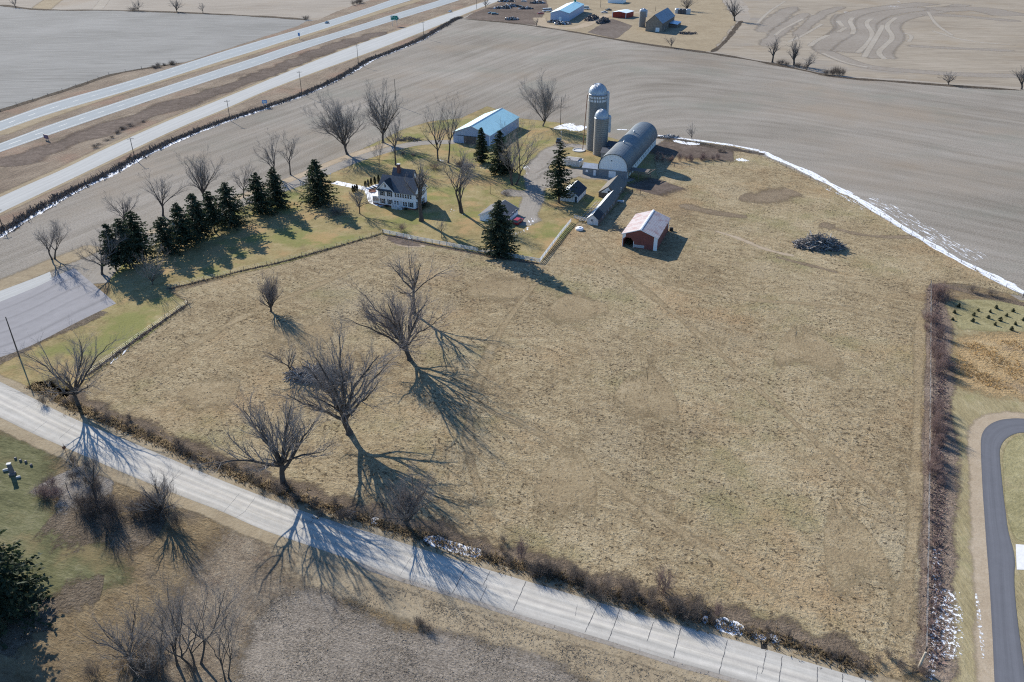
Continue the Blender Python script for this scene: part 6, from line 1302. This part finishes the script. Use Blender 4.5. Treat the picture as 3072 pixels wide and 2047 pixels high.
stone((19, 1413), 1.0, .45, 'broad low gravestone left of the tall monument'); stone((56, 1434), .7, .4, 'low gravestone at the lower right of the tall monument'); stone((34, 1426), .4, .4, 'tiny white gravestone just below the tall monument', 'white')
for i, (x, y) in enumerate([(47, 1378), (62, 1384), (78, 1388), (94, 1398)]): stone((x, y), .42, .42, 'small gravestone in the row of four, ' + ['first', 'second', 'third', 'last'][i] + ' from the left', 'granite', 'row of four small gravestones')
q = MB(); q.tube([(0, 0, 0), (.1, 0, 1.6)], .07, 6); tag(q.build('stake', M['post'], loc=G(C(0,2,620,1365))), 'dark leaning stake among the pale litter near the thicket', 'stake')
q = MB(); q.lathe([(0, 0), (1.3, 0), (1.3, .35), (1.1, .38), (1.0, .15), (0, .15)], 20); tag(q.build('fire_ring', M['brick'], loc=G(zh(290,825))), 'round brick planter on the snowy patio by the house', 'planter')
q = MB(); q.lathe([(0, 0), (2.6, 0), (2.6, .35), (2.3, .35), (2.2, .1), (0, .1)], 24); tag(q.build('well_cover', M['granite_pale'], loc=G(C(2,0,615,1385))), 'round concrete pad at the foot of the tall silo', 'pad')
m = MB(); m.box(-1.6, 1.6, -.5, .5, .1, .55); tag(m.build('feed_bunk', M['galv'], loc=G(C(2,1,985,290)), rz=-.3), 'small grey feed bunk in the shade behind the poultry house', 'trough')
for i in range(5):
    if i == 0: hr = tag(empty('fence_panel', G(C(2,0,470,1340)), RAD(55)), 'row of pale fence panels leaning by the black pickup', 'panels')
    q = MB(); q.tube([(-4 + i * .4, i * .9, .2), (4 + i * .4, i * .9, .9)], .09, 4); q.build('panel_pole', M['lumber'], hr)

# ------------------------------------------------------------------ light, sky, camera
SUN_E, SUN_AZ = RAD(27), RAD(-36)          # the sun stands up-left beyond the farm
sd = Vector((math.sin(SUN_AZ) * math.cos(SUN_E), math.cos(SUN_AZ) * math.cos(SUN_E), math.sin(SUN_E)))
sl_ = bpy.data.lights.new('sun', 'SUN'); sl_.energy = 5.0; sl_.angle = RAD(.53); sl_.color = (1, .925, .81)
so = bpy.data.objects.new('sun', sl_); COL.objects.link(so); so.location = (0, 0, 200); so.rotation_euler = sd.to_track_quat('Z', 'Y').to_euler()
w = bpy.data.worlds.new('World'); scene.world = w; w.use_nodes = True
sk = w.node_tree.nodes.new('ShaderNodeTexSky'); sk.sky_type = 'NISHITA'; sk.sun_disc = False; sk.sun_elevation = SUN_E; sk.sun_rotation = SUN_AZ; sk.air_density = 1.2; sk.dust_density = .2; sk.ozone_density = 2.0
tn = w.node_tree.nodes.new('ShaderNodeMix'); tn.data_type = 'RGBA'; tn.blend_type = 'MULTIPLY'; tn.inputs[0].default_value = 1; tn.inputs[7].default_value = (.68, .94, 1.28, 1)
w.node_tree.links.new(sk.outputs[0], tn.inputs[6]); w.node_tree.links.new(tn.outputs[2], w.node_tree.nodes['Background'].inputs[0]); w.node_tree.nodes['Background'].inputs[1].default_value = .08
cam = bpy.data.cameras.new('camera'); co = bpy.data.objects.new('camera', cam); COL.objects.link(co)
cam.sensor_width = 36; cam.lens = F / 3072 * 36; cam.clip_start = 1; cam.clip_end = 6000
co.location = (0, 0, CAMH); co.rotation_euler = (RAD(90) - PITCH, 0, 0); scene.camera = co
scene.view_settings.view_transform = 'Standard'; scene.view_settings.look = 'None'; scene.view_settings.exposure = .86; scene.view_settings.gamma = 1
scene.cycles.max_bounces = 5; scene.cycles.diffuse_bounces = 2; scene.cycles.transparent_max_bounces = 12
scene.cycles.use_denoising = False; scene.cycles.filter_width = 1.15
